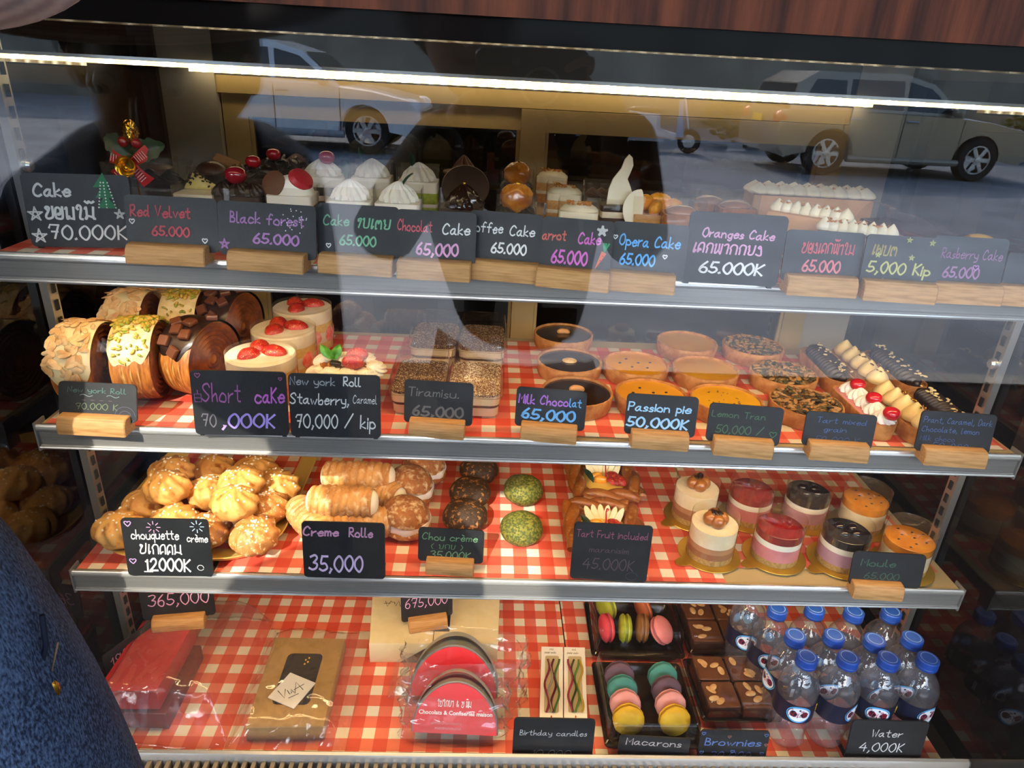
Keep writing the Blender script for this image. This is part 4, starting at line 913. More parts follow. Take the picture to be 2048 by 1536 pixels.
# round tarts
m_crust = mat('tart_crust', 'c58a48', 'a8692e', scale=70, rough=.75, bump=.5, bscale=260)
m_passion = mat('passion_curd', 'eda61c', 'e2980f', scale=14, rough=.18, coat=.4)
m_lemon = mat('lemon_curd', 'efb21a', 'e6a310', scale=14, rough=.18, coat=.5)
m_lemond = mat('lemon_curd_dark', 'd99c26', 'cf8f1e', scale=14, rough=.2, coat=.4)
m_nut = mat('nut', 'c98f52', rough=.45); m_bseed = mat('black_seed', '15110d', rough=.3)
def tart(label, u, v, fill, top, R=.0485):
    p = at(u, v, Z2+.022)
    t = thing('round_tart', label, 'tart', (p.x, p.y, ZS), random.random()*6, 'round tarts')
    part(t, MB().lathe([(0, 0), (R*.94, 0), (R*.965, .003), (R, .0205), (R*.99, .022), (R*.945, .0222), (R*.93, .0185), (0, .0185)], 64, wob=lambda a, z: 1+.006*sin(37*a)+.006*sin(23*a+z*500)), 'crust', m_crust)
    part(t, MB().lathe([(0, .0196), (R*.93, .0192), (R*.935, .018)], 48), 'filling', fill)
    q = Matrix.Rotation(-t.rotation_euler.z, 4, 'Z')
    if top == 'nut':
        part(t, MB().tube([(-.009*cos(a)*1.0, .006*sin(a), .0225) for a in [.2+2.7*i/8 for i in range(9)]], [.002, .0036, .0045, .0048, .0046, .0044, .0042, .0034, .002], 10, q), 'cashew', m_nut)
    elif top == 'disc':
        part(t, MB().ball((0, 0, .0205), (.011, .009, .003), 20, 10), 'nut_disc', mat('nut_pale', 'd9a868', 'e8c690', scale=200, rough=.5))
    elif top == 'seeds':
        for k, (x, y) in enumerate(((-.012, .018), (-.024, .002), (.004, .004), (.022, .006), (-.008, -.012), (.014, -.014))):
            part(t, MB().ball((x, y, .0202), (.0022, .0015, .0012), 10, 6, q), 'passion_seed', m_bseed)
    elif top == 'grain':
        mb = MB()
        for k in range(170):
            a, r = random.random()*6.28, R*.88*random.random()**.5; s = random.uniform(.7, 1.2)
            mb.ball((0, 0, 0), (.0058*s, .0030*s, .0017), 8, 5, T(r*cos(a), r*sin(a), .0205+random.random()*.0035) @ RZ(random.random()*6.28) @ RX(random.uniform(-.6, .6)) @ RY(random.uniform(-.4, .4)), k % 3)
        tag(part(t, mb, 'grain_topping', [m_seed, mat('pumpkin_seed', '4f4a26', '3b3018', scale=80, rough=.5), mat('sunflower_seed', 'a87a42', rough=.5)]), kind='stuff')
    elif top == 'zest':
        mb = MB()
        for k in range(26): a, r = random.random()*6.28, R*.6*random.random()**.5; mb.box(-.0012, .0012, -.0003, .0003, 0, .0004, T(r*cos(a), r*sin(a), .0198) @ RZ(random.random()*6))
        tag(part(t, mb, 'zest_specks', m_bseed), kind='stuff')
tart('dark chocolate tart at the back with a curled cashew in a cracked top', 1127, 668, m_chocs, 'nut')
tart('dark chocolate tart in the middle of its row with a round nut disc', 1139, 722, m_chocs, 'disc')
tart('dark chocolate tart in front, half hidden by the Milk Chocolat board', 1154, 784, m_chocs, 'nut')
tart('yellow passion tart with black seeds, second row, beside the nut-disc chocolate tart', 1272, 728, m_passion, 'seeds')
tart('yellow passion tart with black seeds in front, behind the Passion pie board', 1302, 788, m_passion, 'seeds')
tart('plain lemon tart at the back, pale glare across its top', 1374, 684, m_lemond, None)
tart('plain smooth lemon tart in the middle between the two other lemon tarts', 1411, 738, m_lemond, None)
tart('bright lemon tart with dark zest specks behind the Lemon Tran board', 1452, 799, m_lemon, 'zest')
tart('mixed grain tart at the back covered in pumpkin seeds', 1506, 692, m_seed, 'grain')
tart('mixed grain tart in the middle with glossy seeds, beside the plain lemon tart', 1567, 747, m_seed, 'grain')
tart('mixed grain tart in front, behind the Tart mixed grain board', 1612, 806, m_seed, 'grain')
# boat-shaped tarts
def boat(label, a, b, kind, w=.042):
    p, q = at(*a, Z2+.022), at(*b, Z2+.022); e = q-p; L = min(max(e.length, .12), .145); c = (p+q)/2
    t = thing('boat_tart', label, 'tart', (c.x, c.y, ZS), math.atan2(e.y, e.x), 'boat-shaped tarts')
    o = rrect(L, w, w*.49, 8); s = lambda k: [(x*(1-(1-k)*w/L), y*k) for x, y in o]
    n = len(o); rings = [(s(.9), 0), (s(1), .021), (s(.985), .0225), (s(.90), .0222), (s(.88), .018)]
    mb = MB().add([(x, y, z) for r, z in rings for x, y in r], [(i*n+j, i*n+(j+1) % n, (i+1)*n+(j+1) % n, (i+1)*n+j) for i in range(4) for j in range(n)]+[tuple(range(n))[::-1], tuple(range(4*n, 5*n))])
    part(t, mb, 'crust', m_crust)
    if kind == 'dark':
        mb = MB()
        def rope(a_, c_):
            x = (c_-.5)*(L-.018); ph = 2*pi*a_; r = (.0155+.0022*sin(c_*95+ph*2))*(1-abs(2*c_-1)**6*.7); return (x, r*cos(ph), .024+.8*r*sin(ph))
        mb.grid(rope, 20, 120); mb.ball((-(L-.018)/2, 0, .024), (.006, .006, .006), 10, 6); mb.ball(((L-.018)/2, 0, .024), (.006, .006, .006), 10, 6)
        part(t, mb, 'chocolate_cream', m_choc, smooth=60)
        mb = MB(); flakes(mb, [((random.uniform(-.4, .5)*L, random.uniform(-.008, .008), .0375), (0, 0, 1)) for _ in range(26)], .003, .35, jit=.8); tag(part(t, mb, 'gold_sprinkles', mat('sprinkle', 'd9c08a', rough=.4)), kind='stuff')
    elif kind == 'peaks':
        for k in range(5):
            mb = MB(); drop(mb, ((k-2)*(L-.03)/4.2, 0, .020), .0155, .025); part(t, mb, 'cream_peak', mat('caramel_cream', 'e9d096', 'e0c27e', scale=30, rough=.45, sub=.1))
        mb = MB(); flakes(mb, [(((k-2)*(L-.03)/4.2+random.uniform(0, .008), random.uniform(-.004, .012), .040), (.4, .3, 1)) for k in (1, 2, 3, 4) for _ in range(5)], .0028, .3); part(t, mb, 'gold_leaf', m_gold)
    else:
        mb = MB(); mb.add([(x, y, .0205) for x, y in s(.9)], [tuple(range(n))]); part(t, mb, 'pink_cream', m_pinkm)
        for k in range(5):
            mb = MB(); swirl(mb, ((k-2)*(L-.03)/4.4, .004, .020), .0145, .017, 9, 1); part(t, mb, 'cream_swirl', m_white)
        for k in range(3):
            mb = MB(); cherry(mb, ((k-1)*(L-.03)/2.2+.012, .004, .037), .0105); part(t, mb, 'cherry', m_cherry)
boat('dark chocolate boat tart with sprinkles at the back, beside the grain tarts', (1618, 697), (1690, 768), 'dark')
boat('boat tart with pale pointed cream peaks at the back between two dark ones', (1676, 699), (1766, 776), 'peaks')
boat('dark chocolate boat tart at the back, next to the dim glass end', (1742, 703), (1838, 778), 'dark')
boat('boat tart with white swirls and red cherries in front, behind the Tart mixed board', (1683, 772), (1776, 856), 'cherry')
boat('boat tart with pale pointed cream peaks in front, gold leaf on a peak', (1755, 782), (1862, 868), 'peaks')
boat('dark chocolate boat tart with sprinkles in front behind the Dark Chocolate board', (1832, 784), (1930, 866), 'dark')

# ------------------------------------------------------------------ third shelf
ZS = Z3+.0022
m_chq = mat('choux_gold', 'dba85c', 'bf8640', scale=34, rough=.5, bump=.35, bscale=110, c3='a5601f', scale3=55, lo3=.54, hi3=.70)
m_chqd = mat('choux_brown', 'c88a48', 'a5622c', scale=40, rough=.5, bump=.35, bscale=130, c3='e8c890', scale3=190, lo3=.56, hi3=.64)
p = at(378, 1055, Z3); tr = thing('serving_tray', 'pale yellow oblong tray full of chouquettes', 'tray', (-.476, .927, ZS), 0)
def tray_out(k): return rrect(.25*k, .335*k, .075*k, 8)
n = len(tray_out(1)); rings = [(.86, 0), (.94, .002), (.995, .0125), (1.0, .0135), (.985, .0135), (.93, .006), (.86, .004)]
mb = MB().add([(x, y, z) for k, z in rings for x, y in tray_out(k)], [(i*n+j, i*n+(j+1) % n, (i+1)*n+(j+1) % n, (i+1)*n+j) for i in range(6) for j in range(n)]+[tuple(range(n))[::-1], tuple(range(6*n, 7*n))])
part(tr, mb, 'tray_dish', mat('tray_yellow', 'e3c372', rough=.35))
part(tr, MB().grid(lambda a, c: ((a-.5)*.19, (c-.5)*.27, .0058+.0005*nz((a*6, c*6, 2))), 10, 10), 'paper_liner', m_gA)
def puff_mesh(seed):
    o = Vector((seed*3.1, seed*1.7, 0))
    return lambda q: 1+.075*cos(9*math.atan2(q.y, q.x)+5*q.z+seed)*(1-abs(q.z)**3)*(1 if q.z > -.3 else .4)+.09*nz(q+o, 1.8)+.03*nz(q+o, 6)
protos = []
for k in range(4):
    t = thing('chouquette', 'x', 'chouquette', (0, 0, 0), 0, 'chouquettes piled on the yellow tray')
    mb = MB().ball((0, 0, .023), (.0322, .0310, .0236), 54, 30, disp=puff_mesh(k+1)); part(t, mb, 'puff', m_chqd if k == 3 else m_chq, smooth=60)
    mb = MB()
    for j in range(22):
        a, b_ = random.random()*6.28, random.uniform(.05, 1.1); q = Vector((sin(b_)*cos(a), sin(b_)*sin(a), cos(b_))); kk = puff_mesh(k+1)(q)
        mb.box(-.0011, .0011, -.0011, .0011, -.0008, .0012, T(q.x*.0322*kk, q.y*.0310*kk, .023+q.z*.0236*kk) @ RZ(a) @ RY(b_))
    tag(part(t, mb, 'sugar_grains', mat('sugar', 'f4efe4', rough=.3)), kind='stuff')
    protos.append(t)
used = set(); pile = []
for u, v, h, k, lab in ((343, 945, .050, 0, 'chouquette at the back corner of the tray, tall and pale'), (428, 941, .030, 1, 'chouquette at the back of the tray, shaded by the shelf above'), (512, 941, .030, 2, 'chouquette at the back of the tray behind the big pale one'),
        (318, 986, .048, 1, 'plump pale chouquette on top of the pile beside the dark glass'), (399, 993, .034, 0, 'pale chouquette in the middle of the pile, half in shade'), (492, 970, .054, 2, 'big pale chouquette on top of the pile towards the back'),
        (560, 985, .030, 0, 'chouquette against the tray rim beside the cream rolls, half shaded'), (283, 1028, .026, 2, 'chouquette low in the pile just above its board corner'), (364, 1030, .026, 1, 'chouquette low in the pile right above the chouquette board'),
        (456, 1028, .046, 0, 'large golden chouquette leaning on the pile above the brown one'), (537, 1034, .026, 3, 'brown sugar-dusted chouquette by the tray rim'), (227, 1084, .024, 1, 'deep golden chouquette in the front corner of the tray, by its board'),
        (418, 1095, .022, 3, 'brown chouquette half hidden by the edge of the chouquette board'), (502, 1086, .026, 3, 'brown chouquette at the front of the tray near the rim')):
    p = at(u, v, Z3+h+.0105)
    z = ZS+.0065+h-.023
    o = protos[k]
    if k in used: o = dup(o, label=lab)
    used.add(k); o['label'] = lab; pile.append([o, Vector((p.x, max(p.y, .797), z))])
for it in range(40):                                                # settle the pile so that no two puffs share space
    for i in range(len(pile)):
        for j in range(i):
            d = pile[i][1]-pile[j][1]; d.z *= 1.25; L = d.length
            if L < .0565:
                d = d/max(L, 1e-5)*(.0565-L)*.25; d.z *= .6; pile[i][1] += d; pile[j][1] -= d
    for q in pile:
        q[1].x = min(max(q[1].x, -.572), -.384); q[1].y = min(max(q[1].y, .797), 1.06); q[1].z = min(max(q[1].z, ZS+.0068), ZS+.040)
for o, q in pile: o.location = q; o.rotation_euler = (random.uniform(-.2, .2), random.uniform(-.2, .2), random.random()*6)
# cream rolls
m_roll = mat('roll_pastry', 'cf9a58', 'ab6e30', scale=45, rough=.65, bump=.4, bscale=140, c3='e2c69c', scale3=95, lo3=.45, hi3=.78)
def cream_roll(label, u, v, h, rz, L=.088, R=.024, tilt=0):
    p = at(u, v, Z3+h+R*.5)
    t = thing('cream_roll', label, 'pastry', (p.x, p.y, ZS+h-R), rz, 'spiral cream rolls')
    def fn(a, c):
        ph = 2*pi*a; x = (c-.5)*L; s = c*9+a; r = R*(.88+.13*abs(sin(pi*s))**.7)*(1-.12*abs(2*c-1)**4)+.0008*nz((x*300, cos(ph)*5, sin(ph)*5)); return (x, r*cos(ph), R+r*sin(ph))
    mb = MB().grid(fn, 36, 120, RY(tilt)); part(t, mb, 'spiral_pastry', m_roll, smooth=60)
    for s in (-1, 1):
        part(t, MB().ball((s*L*.47, 0, R), (.010, R*.78, R*.78), 20, 12, RY(tilt), disp=lambda q: 1+.05*nz(q, 3)), 'cream_filling', m_cream)
cream_roll('sugar-dusted cream roll lying on top of the heap, level', 684, 992, .056, -.02)
cream_roll('cream roll at the back of the heap, cut by the shelf rail', 716, 942, .050, -.02, L=.1)
cream_roll('cream roll lying under the heap at a slant, beside the tray rim', 622, 1032, .026, -.9)
cream_roll('cream roll low in the heap peeking above the Creme Rolle board', 722, 1040, .024, .35)
cream_roll('cream roll behind the top one with cream showing at its end', 752, 972, .028, -.5)
# choux buns
def crackle(name, c1, c2, c3, sc=260):
    return mat(name, c1, c2, scale=60, rough=.7, bump=.9, bscale=sc, c3=c3, scale3=sc, lo3=.44, hi3=.52)
m_cks = mat('choux_sugar', 'a8672c', '8a5020', scale=60, rough=.7, bump=.9, bscale=220, c3='d8b98a', scale3=110, lo3=.45, hi3=.72)
m_ckc = mat('choux_choc', 'a06c36', '8f5c28', scale=60, rough=.65, bump=.9, bscale=170, c3='33200f', scale3=170, lo3=.34, hi3=.44)
m_ckm = mat('choux_matcha', '6b6a1e', '857f2c', scale=60, rough=.7, bump=.9, bscale=210, c3='434c16', scale3=280, lo3=.42, hi3=.56)
def choux(label, u, v, m, R=.033, open_=0, h=.036, dz=0):
    p = at(u, v, Z3+h*.75+dz)
    t = thing('choux_bun', label, 'choux bun', (p.x, p.y, ZS+dz), random.uniform(-.2, .2), 'crackled choux buns')
    if open_:
        part(t, MB().ball((0, 0, .013), (R, R, .0145), 36, 16, disp=lambda q: (1+.05*nz(q, 3))*(1 if q.z < .4 else .8)), 'bun_base', m_chqd)
        mb = MB().lathe([(0, .014), (R*.95, .016), (R*1.0, .021), (R*.96, .028), (0, .03)], 40, wob=lambda a, z: 1+.04*sin(7*a)); part(t, mb, 'cream_filling', m_white)
        M = T(-.003, .001, .025+.004*open_) @ RY(.13*open_) 
        part(t, MB().ball((0, 0, 0), (R*1.04, R*1.04, .027), 44, 22, M, disp=lambda q: (1+.03*nz(q+Vector((u, 0, 0)), 5))*(1 if q.z > -.05 else .3)), 'bun_cap', m, smooth=60)
    else:
        part(t, MB().ball((0, 0, .022), (R, R, .0225), 44, 24, disp=lambda q: (1+.05*nz(q+Vector((u, 0, 0)), 2)+.02*nz(q, 8))), 'bun', m, smooth=60)
    return t
choux('sugared choux bun with thick white cream bulging at its side', 826, 974, m_cks, open_=2)
choux('sugared choux bun in front, thin cream line above its base', 815, 1036, m_cks, .0345, open_=1)
choux('sugared choux bun at the back with cream, under the shelf rail', 852, 934, m_cks, open_=1)
choux('chocolate crackled choux bun in front behind the Chou creme board', 930, 1028, m_ckc, .0335)
choux('chocolate crackled choux bun in the middle of its row', 940, 982, m_ckc, .0325)
choux('chocolate crackled choux bun at the back under the shelf rail', 958, 936, m_ckc, .032)
choux('green matcha choux bun at the back of its pair', 1047, 976, m_ckm, .0315)
choux('green matcha choux bun in front of its pair', 1043, 1053, m_ckm, .0315)
# fruit pastries
m_dan = mat('danish', 'a5602a', '7a3f16', scale=30, rough=.35, coat=.25, bump=.4, bscale=120, stretch=(1, 1, 3), c3='cf9a58', scale3=60, lo3=.5, hi3=.8)
def danish(label, u, v, rz):
    p = at(u, v, Z3+.015); t = thing('fruit_pastry', label, 'pastry', (p.x, p.y, ZS), rz, 'twisted fruit pastries')
    mb = MB(); slab(mb, .088, .105, 0, .014, .012, bev=.004); part(t, mb, 'pastry_base', m_dan)
    for k, (x0, y0, x1, y1) in enumerate(((-.046, -.058, -.046, .055), (.046, .055, .048, -.058), (-.046, .052, .046, .054), (.046, -.054, -.044, -.054))):
        for s in (0, 1):
            pts = []; rr = []
            for i in range(25):
                c = i/24; a = c*7+s*pi; d = .0058
                dx, dy = x1-x0, y1-y0; L = sqrt(dx*dx+dy*dy); nx, ny = -dy/L, dx/L
                pts.append((x0+dx*c+nx*d*cos(a), y0+dy*c+ny*d*cos(a), .0175+d*sin(a)*.8)); rr.append(.0095*(1-.35*abs(2*c-1)**3))
            part(t, MB().tube(pts, rr, 10), 'pastry_twist', m_dan)
    part(t, MB().ball((0, 0, .014), (.034, .042, .008), 24, 10), 'custard', mat('custard', 'eec95e', rough=.3, coat=.3))
    mi_ = mat('apple_slice', 'efe6b8', 'e6d894', scale=40, rough=.4)
    for k in range(6):
        mb = MB().prism([(-.006, 0), (.006, 0), (.0052, .014), (.003, .022), (0, .025), (-.003, .022), (-.0052, .014)], -.0013, .0013, T(-.016+.0072*k, .012+.002*sin(k), .018) @ RY(.22*(k-2.5)) @ RX(1.0), bev=.0005); part(t, mb, 'apple_slice', mi_)
    for x, y, a in ((-.014, -.004, .3), (-.008, -.014, -.2)): part(t, MB().ball((0, 0, 0), (.012, .0065, .008), 18, 10, T(x, y, .024) @ RZ(a)), 'orange_segment', m_orange)
    for x, y, a in ((.016, -.004, .9), (.012, -.020, 1.3), (.024, -.016, .5)):
        mb = MB(); berry_half(mb, T(x, y, .024) @ RZ(a) @ RX(.25), .028, .018); part(t, mb, 'strawberry_half', m_straw)
    part(t, MB().tube([(.0, -.018, .026), (.002, -.004, .032), (.003, .008, .038), (.006, .012, .040)], [.0016, .0013, .001, .0024], 8), 'currant_stem', m_cherry)
    mb = MB(); leafmesh(mb, T(-.022, -.024, .024) @ RZ(.5) @ RX(.4), .03, .012); part(t, mb, 'leaf', m_dleaf)
danish('twisted fruit pastry in front with apple fan, orange and strawberries, over its board', 1206, 1058, -.03)
danish('twisted fruit pastry at the back under the shelf rail, strawberries on top', 1206, 962, .04)
# mousse cakes
m_bisc = mat('biscuit_base', 'c9a05e', 'a87c3c', scale=260, rough=.85, bump=.4, bscale=300)
m_lilac = mat('lilac_mousse', 'c593a8', 'b98aa0', scale=60, rough=.5); m_pinkr = mat('rose_mousse', 'dc8a92', 'd17c86', scale=60, rough=.5)
m_rjel = mat('raspberry_jelly', '7d1418', '94201f', scale=60, rough=.08, coat=.8); m_bjel = mat('blueberry_jelly', '1a1018', rough=.06, coat=.8)
m_pjel = mat('passion_jelly', 'e0901c', 'd27f12', scale=40, rough=.1, coat=.7); m_latte = mat('latte_mousse', 'b5835c', rough=.5); m_latte2 = mat('chestnut_mousse', '96633f', rough=.5)
m_chest = mat('chestnut', 'a8672c', '7f4518', scale=60, rough=.3, coat=.4)
def mousse(label, u, v, kind):
    p = at(u, v, Z3); t = thing('mousse_cake', label, 'mousse cake', (p.x, p.y, ZS), 0, 'mousse cakes on gold discs')
    R = .0325; B = MB().lathe([(0, 0), (.0445, 0), (.045, .0007), (.0445, .0014), (0, .0014)], 48); B.prism([(-.058, -.006), (-.050, -.009), (-.04, -.011), (-.04, .011), (-.050, .009), (-.058, .006), (-.061, 0)], .0001, .0013, RZ(.45))
    part(t, B, 'gold_disc', m_goldb)
    L = {'nut': [(.009, m_bisc), (.010, m_latte2), (.009, m_latte), (.024, m_cream)], 'rasp': [(.009, m_bisc), (.020, m_pinkr), (.009, m_white)],
         'blue': [(.009, m_bisc), (.020, m_lilac), (.009, m_white)], 'pass': [(.009, m_bisc), (.026, m_cream)]}[kind]
    z = .0016; mb = MB(); ms = []
    for th, m in L:
        ms.append(m); mb.lathe([(0, z), (R, z), (R, z+th), (0, z+th)], 48, mi=len(ms)-1, wob=(lambda a, zz: 1+.012*sin(31*a)) if m is m_bisc else None); z += th
    part(t, mb, 'mousse_layers', ms)
    if kind == 'nut':
        mb = MB()
        for k in range(4): mb.ball((.008*cos(k*1.6), .008*sin(k*1.6), z+.008), (.0105, .0105, .0105), 16, 10, disp=lambda q: 1+.06*nz(q+Vector((k, 0, 0)), 3))
        part(t, mb, 'candied_chestnut', m_chest)
        mb = MB(); flakes(mb, [((random.uniform(-.006, .006), random.uniform(-.006, .006), z+.019), (random.random()-.5, -.4, 1)) for _ in range(7)], .005, .25); part(t, mb, 'chocolate_flakes', m_choc)
    else:
        jm = {'rasp': m_rjel, 'blue': m_bjel, 'pass': m_pjel}[kind]; jh = .013
        part(t, MB().lathe([(0, z), (R, z), (R, z+jh-.001), (R-.0012, z+jh), (0, z+jh)], 48), 'jelly_top', jm)
        if kind == 'pass':
            for k in range(9):
                a, r = k*2.4, R*.82*sqrt((k+.5)/9); part(t, MB().ball((r*cos(a), r*sin(a), z+jh), (.0021, .0015, .0009), 10, 6), 'passion_seed', m_bseed)
        if kind == 'blue':
            for k in range(4): part(t, MB().ball((.012*cos(k*1.7+.5), .012*sin(k*1.7+.5), z+jh+.001), (.008, .008, .006), 16, 10), 'glazed_berry', m_bjel)
    mb = MB(); n = 48; hc = .070; R2 = R+.0012
    mb.add([(R2*cos(2*pi*i/n), R2*sin(2*pi*i/n), zz) for zz in (.002, hc) for i in range(n)], [(i, (i+1) % n, n+(i+1) % n, n+i) for i in range(n)])
    tag(part(t, mb, 'clear_collar', m_acet), 'clear plastic collar')
for u, v, k, lab in ((1417, 1109, 'nut', 'chestnut-topped mousse cake with brown layers, front row'), (1546, 1113, 'rasp', 'red-glazed mousse cake with rose layer, front row'), (1676, 1123, 'blue', 'black-glazed mousse cake with lilac layer, front row'), (1800, 1134, 'pass', 'orange passion mousse cake with seeds behind the Moule board'),
        (1384, 1034, 'nut', 'chestnut-topped mousse cake in the back row'), (1492, 1036, 'rasp', 'red-glazed mousse cake in the back row'), (1603, 1040, 'blue', 'black-glazed mousse cake in the back row'), (1716, 1052, 'pass', 'orange passion mousse cake with seeds in the back row')):
    mousse(lab, u, v, k)
# ------------------------------------------------------------------ the deck at the bottom
ZD = Z4-.0182
m_box_red = mat('box_red', 'b81e28', 'a5181f', scale=20, rough=.45); m_box_dred = mat('box_dark_red', '6a1216', rough=.5)
m_kraft = mat('kraft_board', 'a98348', '9c7840', scale=60, rough=.45); m_cream_box = mat('cream_board', 'e3d3a6', 'd9c798', scale=30, rough=.45)
m_bag = thin('bag_film', (.97, .965, .95), f0=.05, gain=1.25, rough=.10, bump=.6, bscale=14, haze=.05, hcol=(.85, .8, .74))
m_brown = mat('box_brown', '4a2a18', rough=.5)
def quadbox(lab, nm, cat, P, h, m, zb, group=None, part_name='box_body'):
    """box whose top corners are near-left, near-right, far-right, far-left pixels"""
    c = [at(*q, zb+h) for q in P]; o = sum(c, Vector())/4; o.z = zb
    t = thing(nm, lab, cat, o, 0, group)
    L = [(q.x-o.x, q.y-o.y) for q in c]
    mb = MB().prism(L, 0, h, bev=.0012); mb.build(part_name, m, t, 30)
    return t, L
def film_bag(lab, c, sx, sy, sz, seed, rz=0, tail=None, group='clear plastic bags on the deck'):
    """a loose clear bag over whatever it wraps"""
    def fn(a, b):
        u_, v_ = 2*a-1, 2*b-1
        d = max(abs(u_), abs(v_)); px, py = u_*sx, v_*sy
        z = sz*(1-min(1, max(0, (d-.66)/.30))**1.2)+.002
        q = Vector((px*22+seed, py*22, seed)); cr = noise.noise(q)*.006+abs(noise.noise(q*2.3))*.006
        return (px*(1+.06*noise.noise(Vector((py*14, seed, 1)))), py*(1+.06*noise.noise(Vector((px*14, seed, 5)))), max(.0008, z+cr*(1 if d < .97 else .35)))
    t = MB().grid(fn, 56, 56).build('plastic_bag', m_bag, None, smooth=180)
    t.location = c; t.rotation_euler = (0, 0, rz); tag(t, lab, 'plastic bag', group); return t
# red gift boxes
t, L = quadbox('dark red gift box lying under the red one, seen through the bag', 'gift_box', 'box', [(206, 1424), (332, 1428), (402, 1290), (292, 1285)], .030, m_box_dred, ZD)
t, L = quadbox('bright red gift box in a clear bag below the 365,000 sign', 'gift_box', 'box', [(195, 1382), (312, 1382), (388, 1244), (287, 1243)], .036, m_box_red, ZD+.031)
c_red = t.location.copy()
o = [(x*1.012, y*1.012) for x, y in L]; MB().prism(o, .020, .0368).build('box_lid', m_box_red, t, 30)
film_bag('crumpled clear bag over the red gift boxes', (-.511, c_red.y+.02, ZD), .100, .125, .074, 3, .0)
t = sign('black board with pink chalk 365,000 standing tilted on the red gift box', ZD+.0685, (287, 1240), (432, 1228), (262, 1150), [('365,000', PNK, .1, .42, .34, .06, .86)], bw=.075, lean=.1, roll=.0, h=.058)
# sign turned edgewise by the glass end
t = thing('price_sign', 'black board with pink chalk 199.000 turned sideways beside the red gift box', 'price sign', (-.578, .80, ZD), radians(62), 'chalkboard price signs')
A = T(0, 0, .01) @ RX(pi/2-.1)
MB().prism([(x, y+.034) for x, y in rrect(.10, .068, .005)], -.0012, .0012, A).build('board', m_board, t)
block_mesh(.075, .026, .02).build('wooden_block', m_block, t)
mb = MB(); write(mb, '199.000', 0, 0, .020, .0016, A @ T(-.042, .036, .0018) @ S3(.082/width_of('199.000', .020), 1, 1)); mb.build('lettering', ink(PNK), t, 0)
# kraft window box
t, L = quadbox('brown kraft box with a window and white card, in a clear bag', 'window_box', 'box', [(490, 1455), (647, 1453), (690, 1277), (550, 1274)], .026, m_kraft, ZD)
ck = t.location.copy()
W4 = [at(*q, ZD+.0266) for q in ((546, 1409), (622, 1409), (644, 1307), (573, 1307))]; wc = sum(W4, Vector())/4
wo = [(x+wc.x-ck.x, y+wc.y-ck.y) for x, y in rrect((W4[1]-W4[0]).length, (W4[3]-W4[0]).length, .008, 5)]
MB().prism(wo, .0262, .0266).build('window', mat('window_dark', '14141c', rough=.18), t)
cc = at(584, 1380, ZD+.028); M = T(cc.x-ck.x, cc.y-ck.y, .0268) @ RZ(-.42)
MB().prism(rrect(.046, .050, .001), 0, .0012, M).build('white_card', mat('card', 'e9e6de', rough=.5), t)
mb = MB(); M2 = M @ T(0, 0, .0014) @ RZ(.95)
for q in ([(-.018, .008), (-.0135, -.009), (-.008, .006)], [(-.006, .002), (-.005, -.006), (-.002, -.005), (-.001, .002), (.001, -.005)], [(.002, -.008), (.009, .011), (.014, -.007)], [(.003, -.001), (.018, .002)], [(-.008, -.012), (.006, -.011)]): mb.ribbon(q, .0012, M2)
mb.build('card_lettering', ink('2a2826'), t, 0)
mb = MB()
for k in range(4): mb.ball((wc.x-ck.x+.003+.004*(k % 2), wc.y-ck.y+.026+.004*k, .027), .0022, 8, 6)
mb.build('gold_bow', m_gold, t)
film_bag('clear bag wrapped round the kraft window box, flat crumpled top end', (ck.x+.006, ck.y+.005, ZD), .083, .120, .032, 11)
# cream boxes with dark ribbon square
t, L = quadbox('pair of cream gift boxes with a dark square frame below the 675,000 sign', 'gift_box', 'box', [(738, 1287), (996, 1287), (1000, 1190), (745, 1190)], .040, m_cream_box, ZD)
cb = t.location.copy()
sq = at(869, 1238, ZD+.0406); M = T(sq.x-cb.x, sq.y-cb.y, .0403)
mb = MB()
for x0, x1, y0, y1 in ((-.026, .026, -.027, -.017), (-.026, .026, .017, .027), (-.026, -.016, -.017, .017), (.016, .026, -.017, .017)): mb.box(x0, x1, y0, y1, 0, .0006, M)
mb.build('dark_frame', mat('dark_card', '2c2724', rough=.5), t)
MB().box(-.0006, .0006, L[0][1]-.0008, L[3][1], .0395, .0405, T(.0, 0, 0)).build('seam', m_brown, t)
mb = MB().add([(-.052, L[0][1]-.0008, .002), (.022, L[0][1]-.0008, .002), (.026, L[0][1]-.0008, .022), (0, L[0][1]-.0008, .036), (-.012, L[0][1]-.0008, .032)], [(0, 1, 2, 3, 4)]); mb.build('dark_flap', m_brown, t, 0)
vt = at(785, 1207, ZD+.0406); mb = MB(); M2 = T(vt.x-cb.x, vt.y-cb.y, .0404) @ RZ(pi)
for q in ([(-.014, .006), (-.010, -.006), (-.006, .005)], [(-.004, .001), (-.003, -.004), (0, -.003), (.002, -.004)], [(.003, -.006), (.008, .007), (.012, -.005)], [(.004, -.001), (.014, .0)]): mb.ribbon(q, .0011, M2)
mb.build('box_lettering', ink('3a332c'), t, 0)
film_bag('thin clear bag lying loose in front of the cream gift boxes', (-.14, .80, ZD), .062, .040, .016, 23)
t = sign('black board with pink chalk 675,000 standing askew on the cream gift boxes', ZD+.0412, (803, 1244), (905, 1229), (790, 1160), [('675,000', PNK, .08, .45, .3, .06, .84)], bw=.062, lean=.1, h=.056)
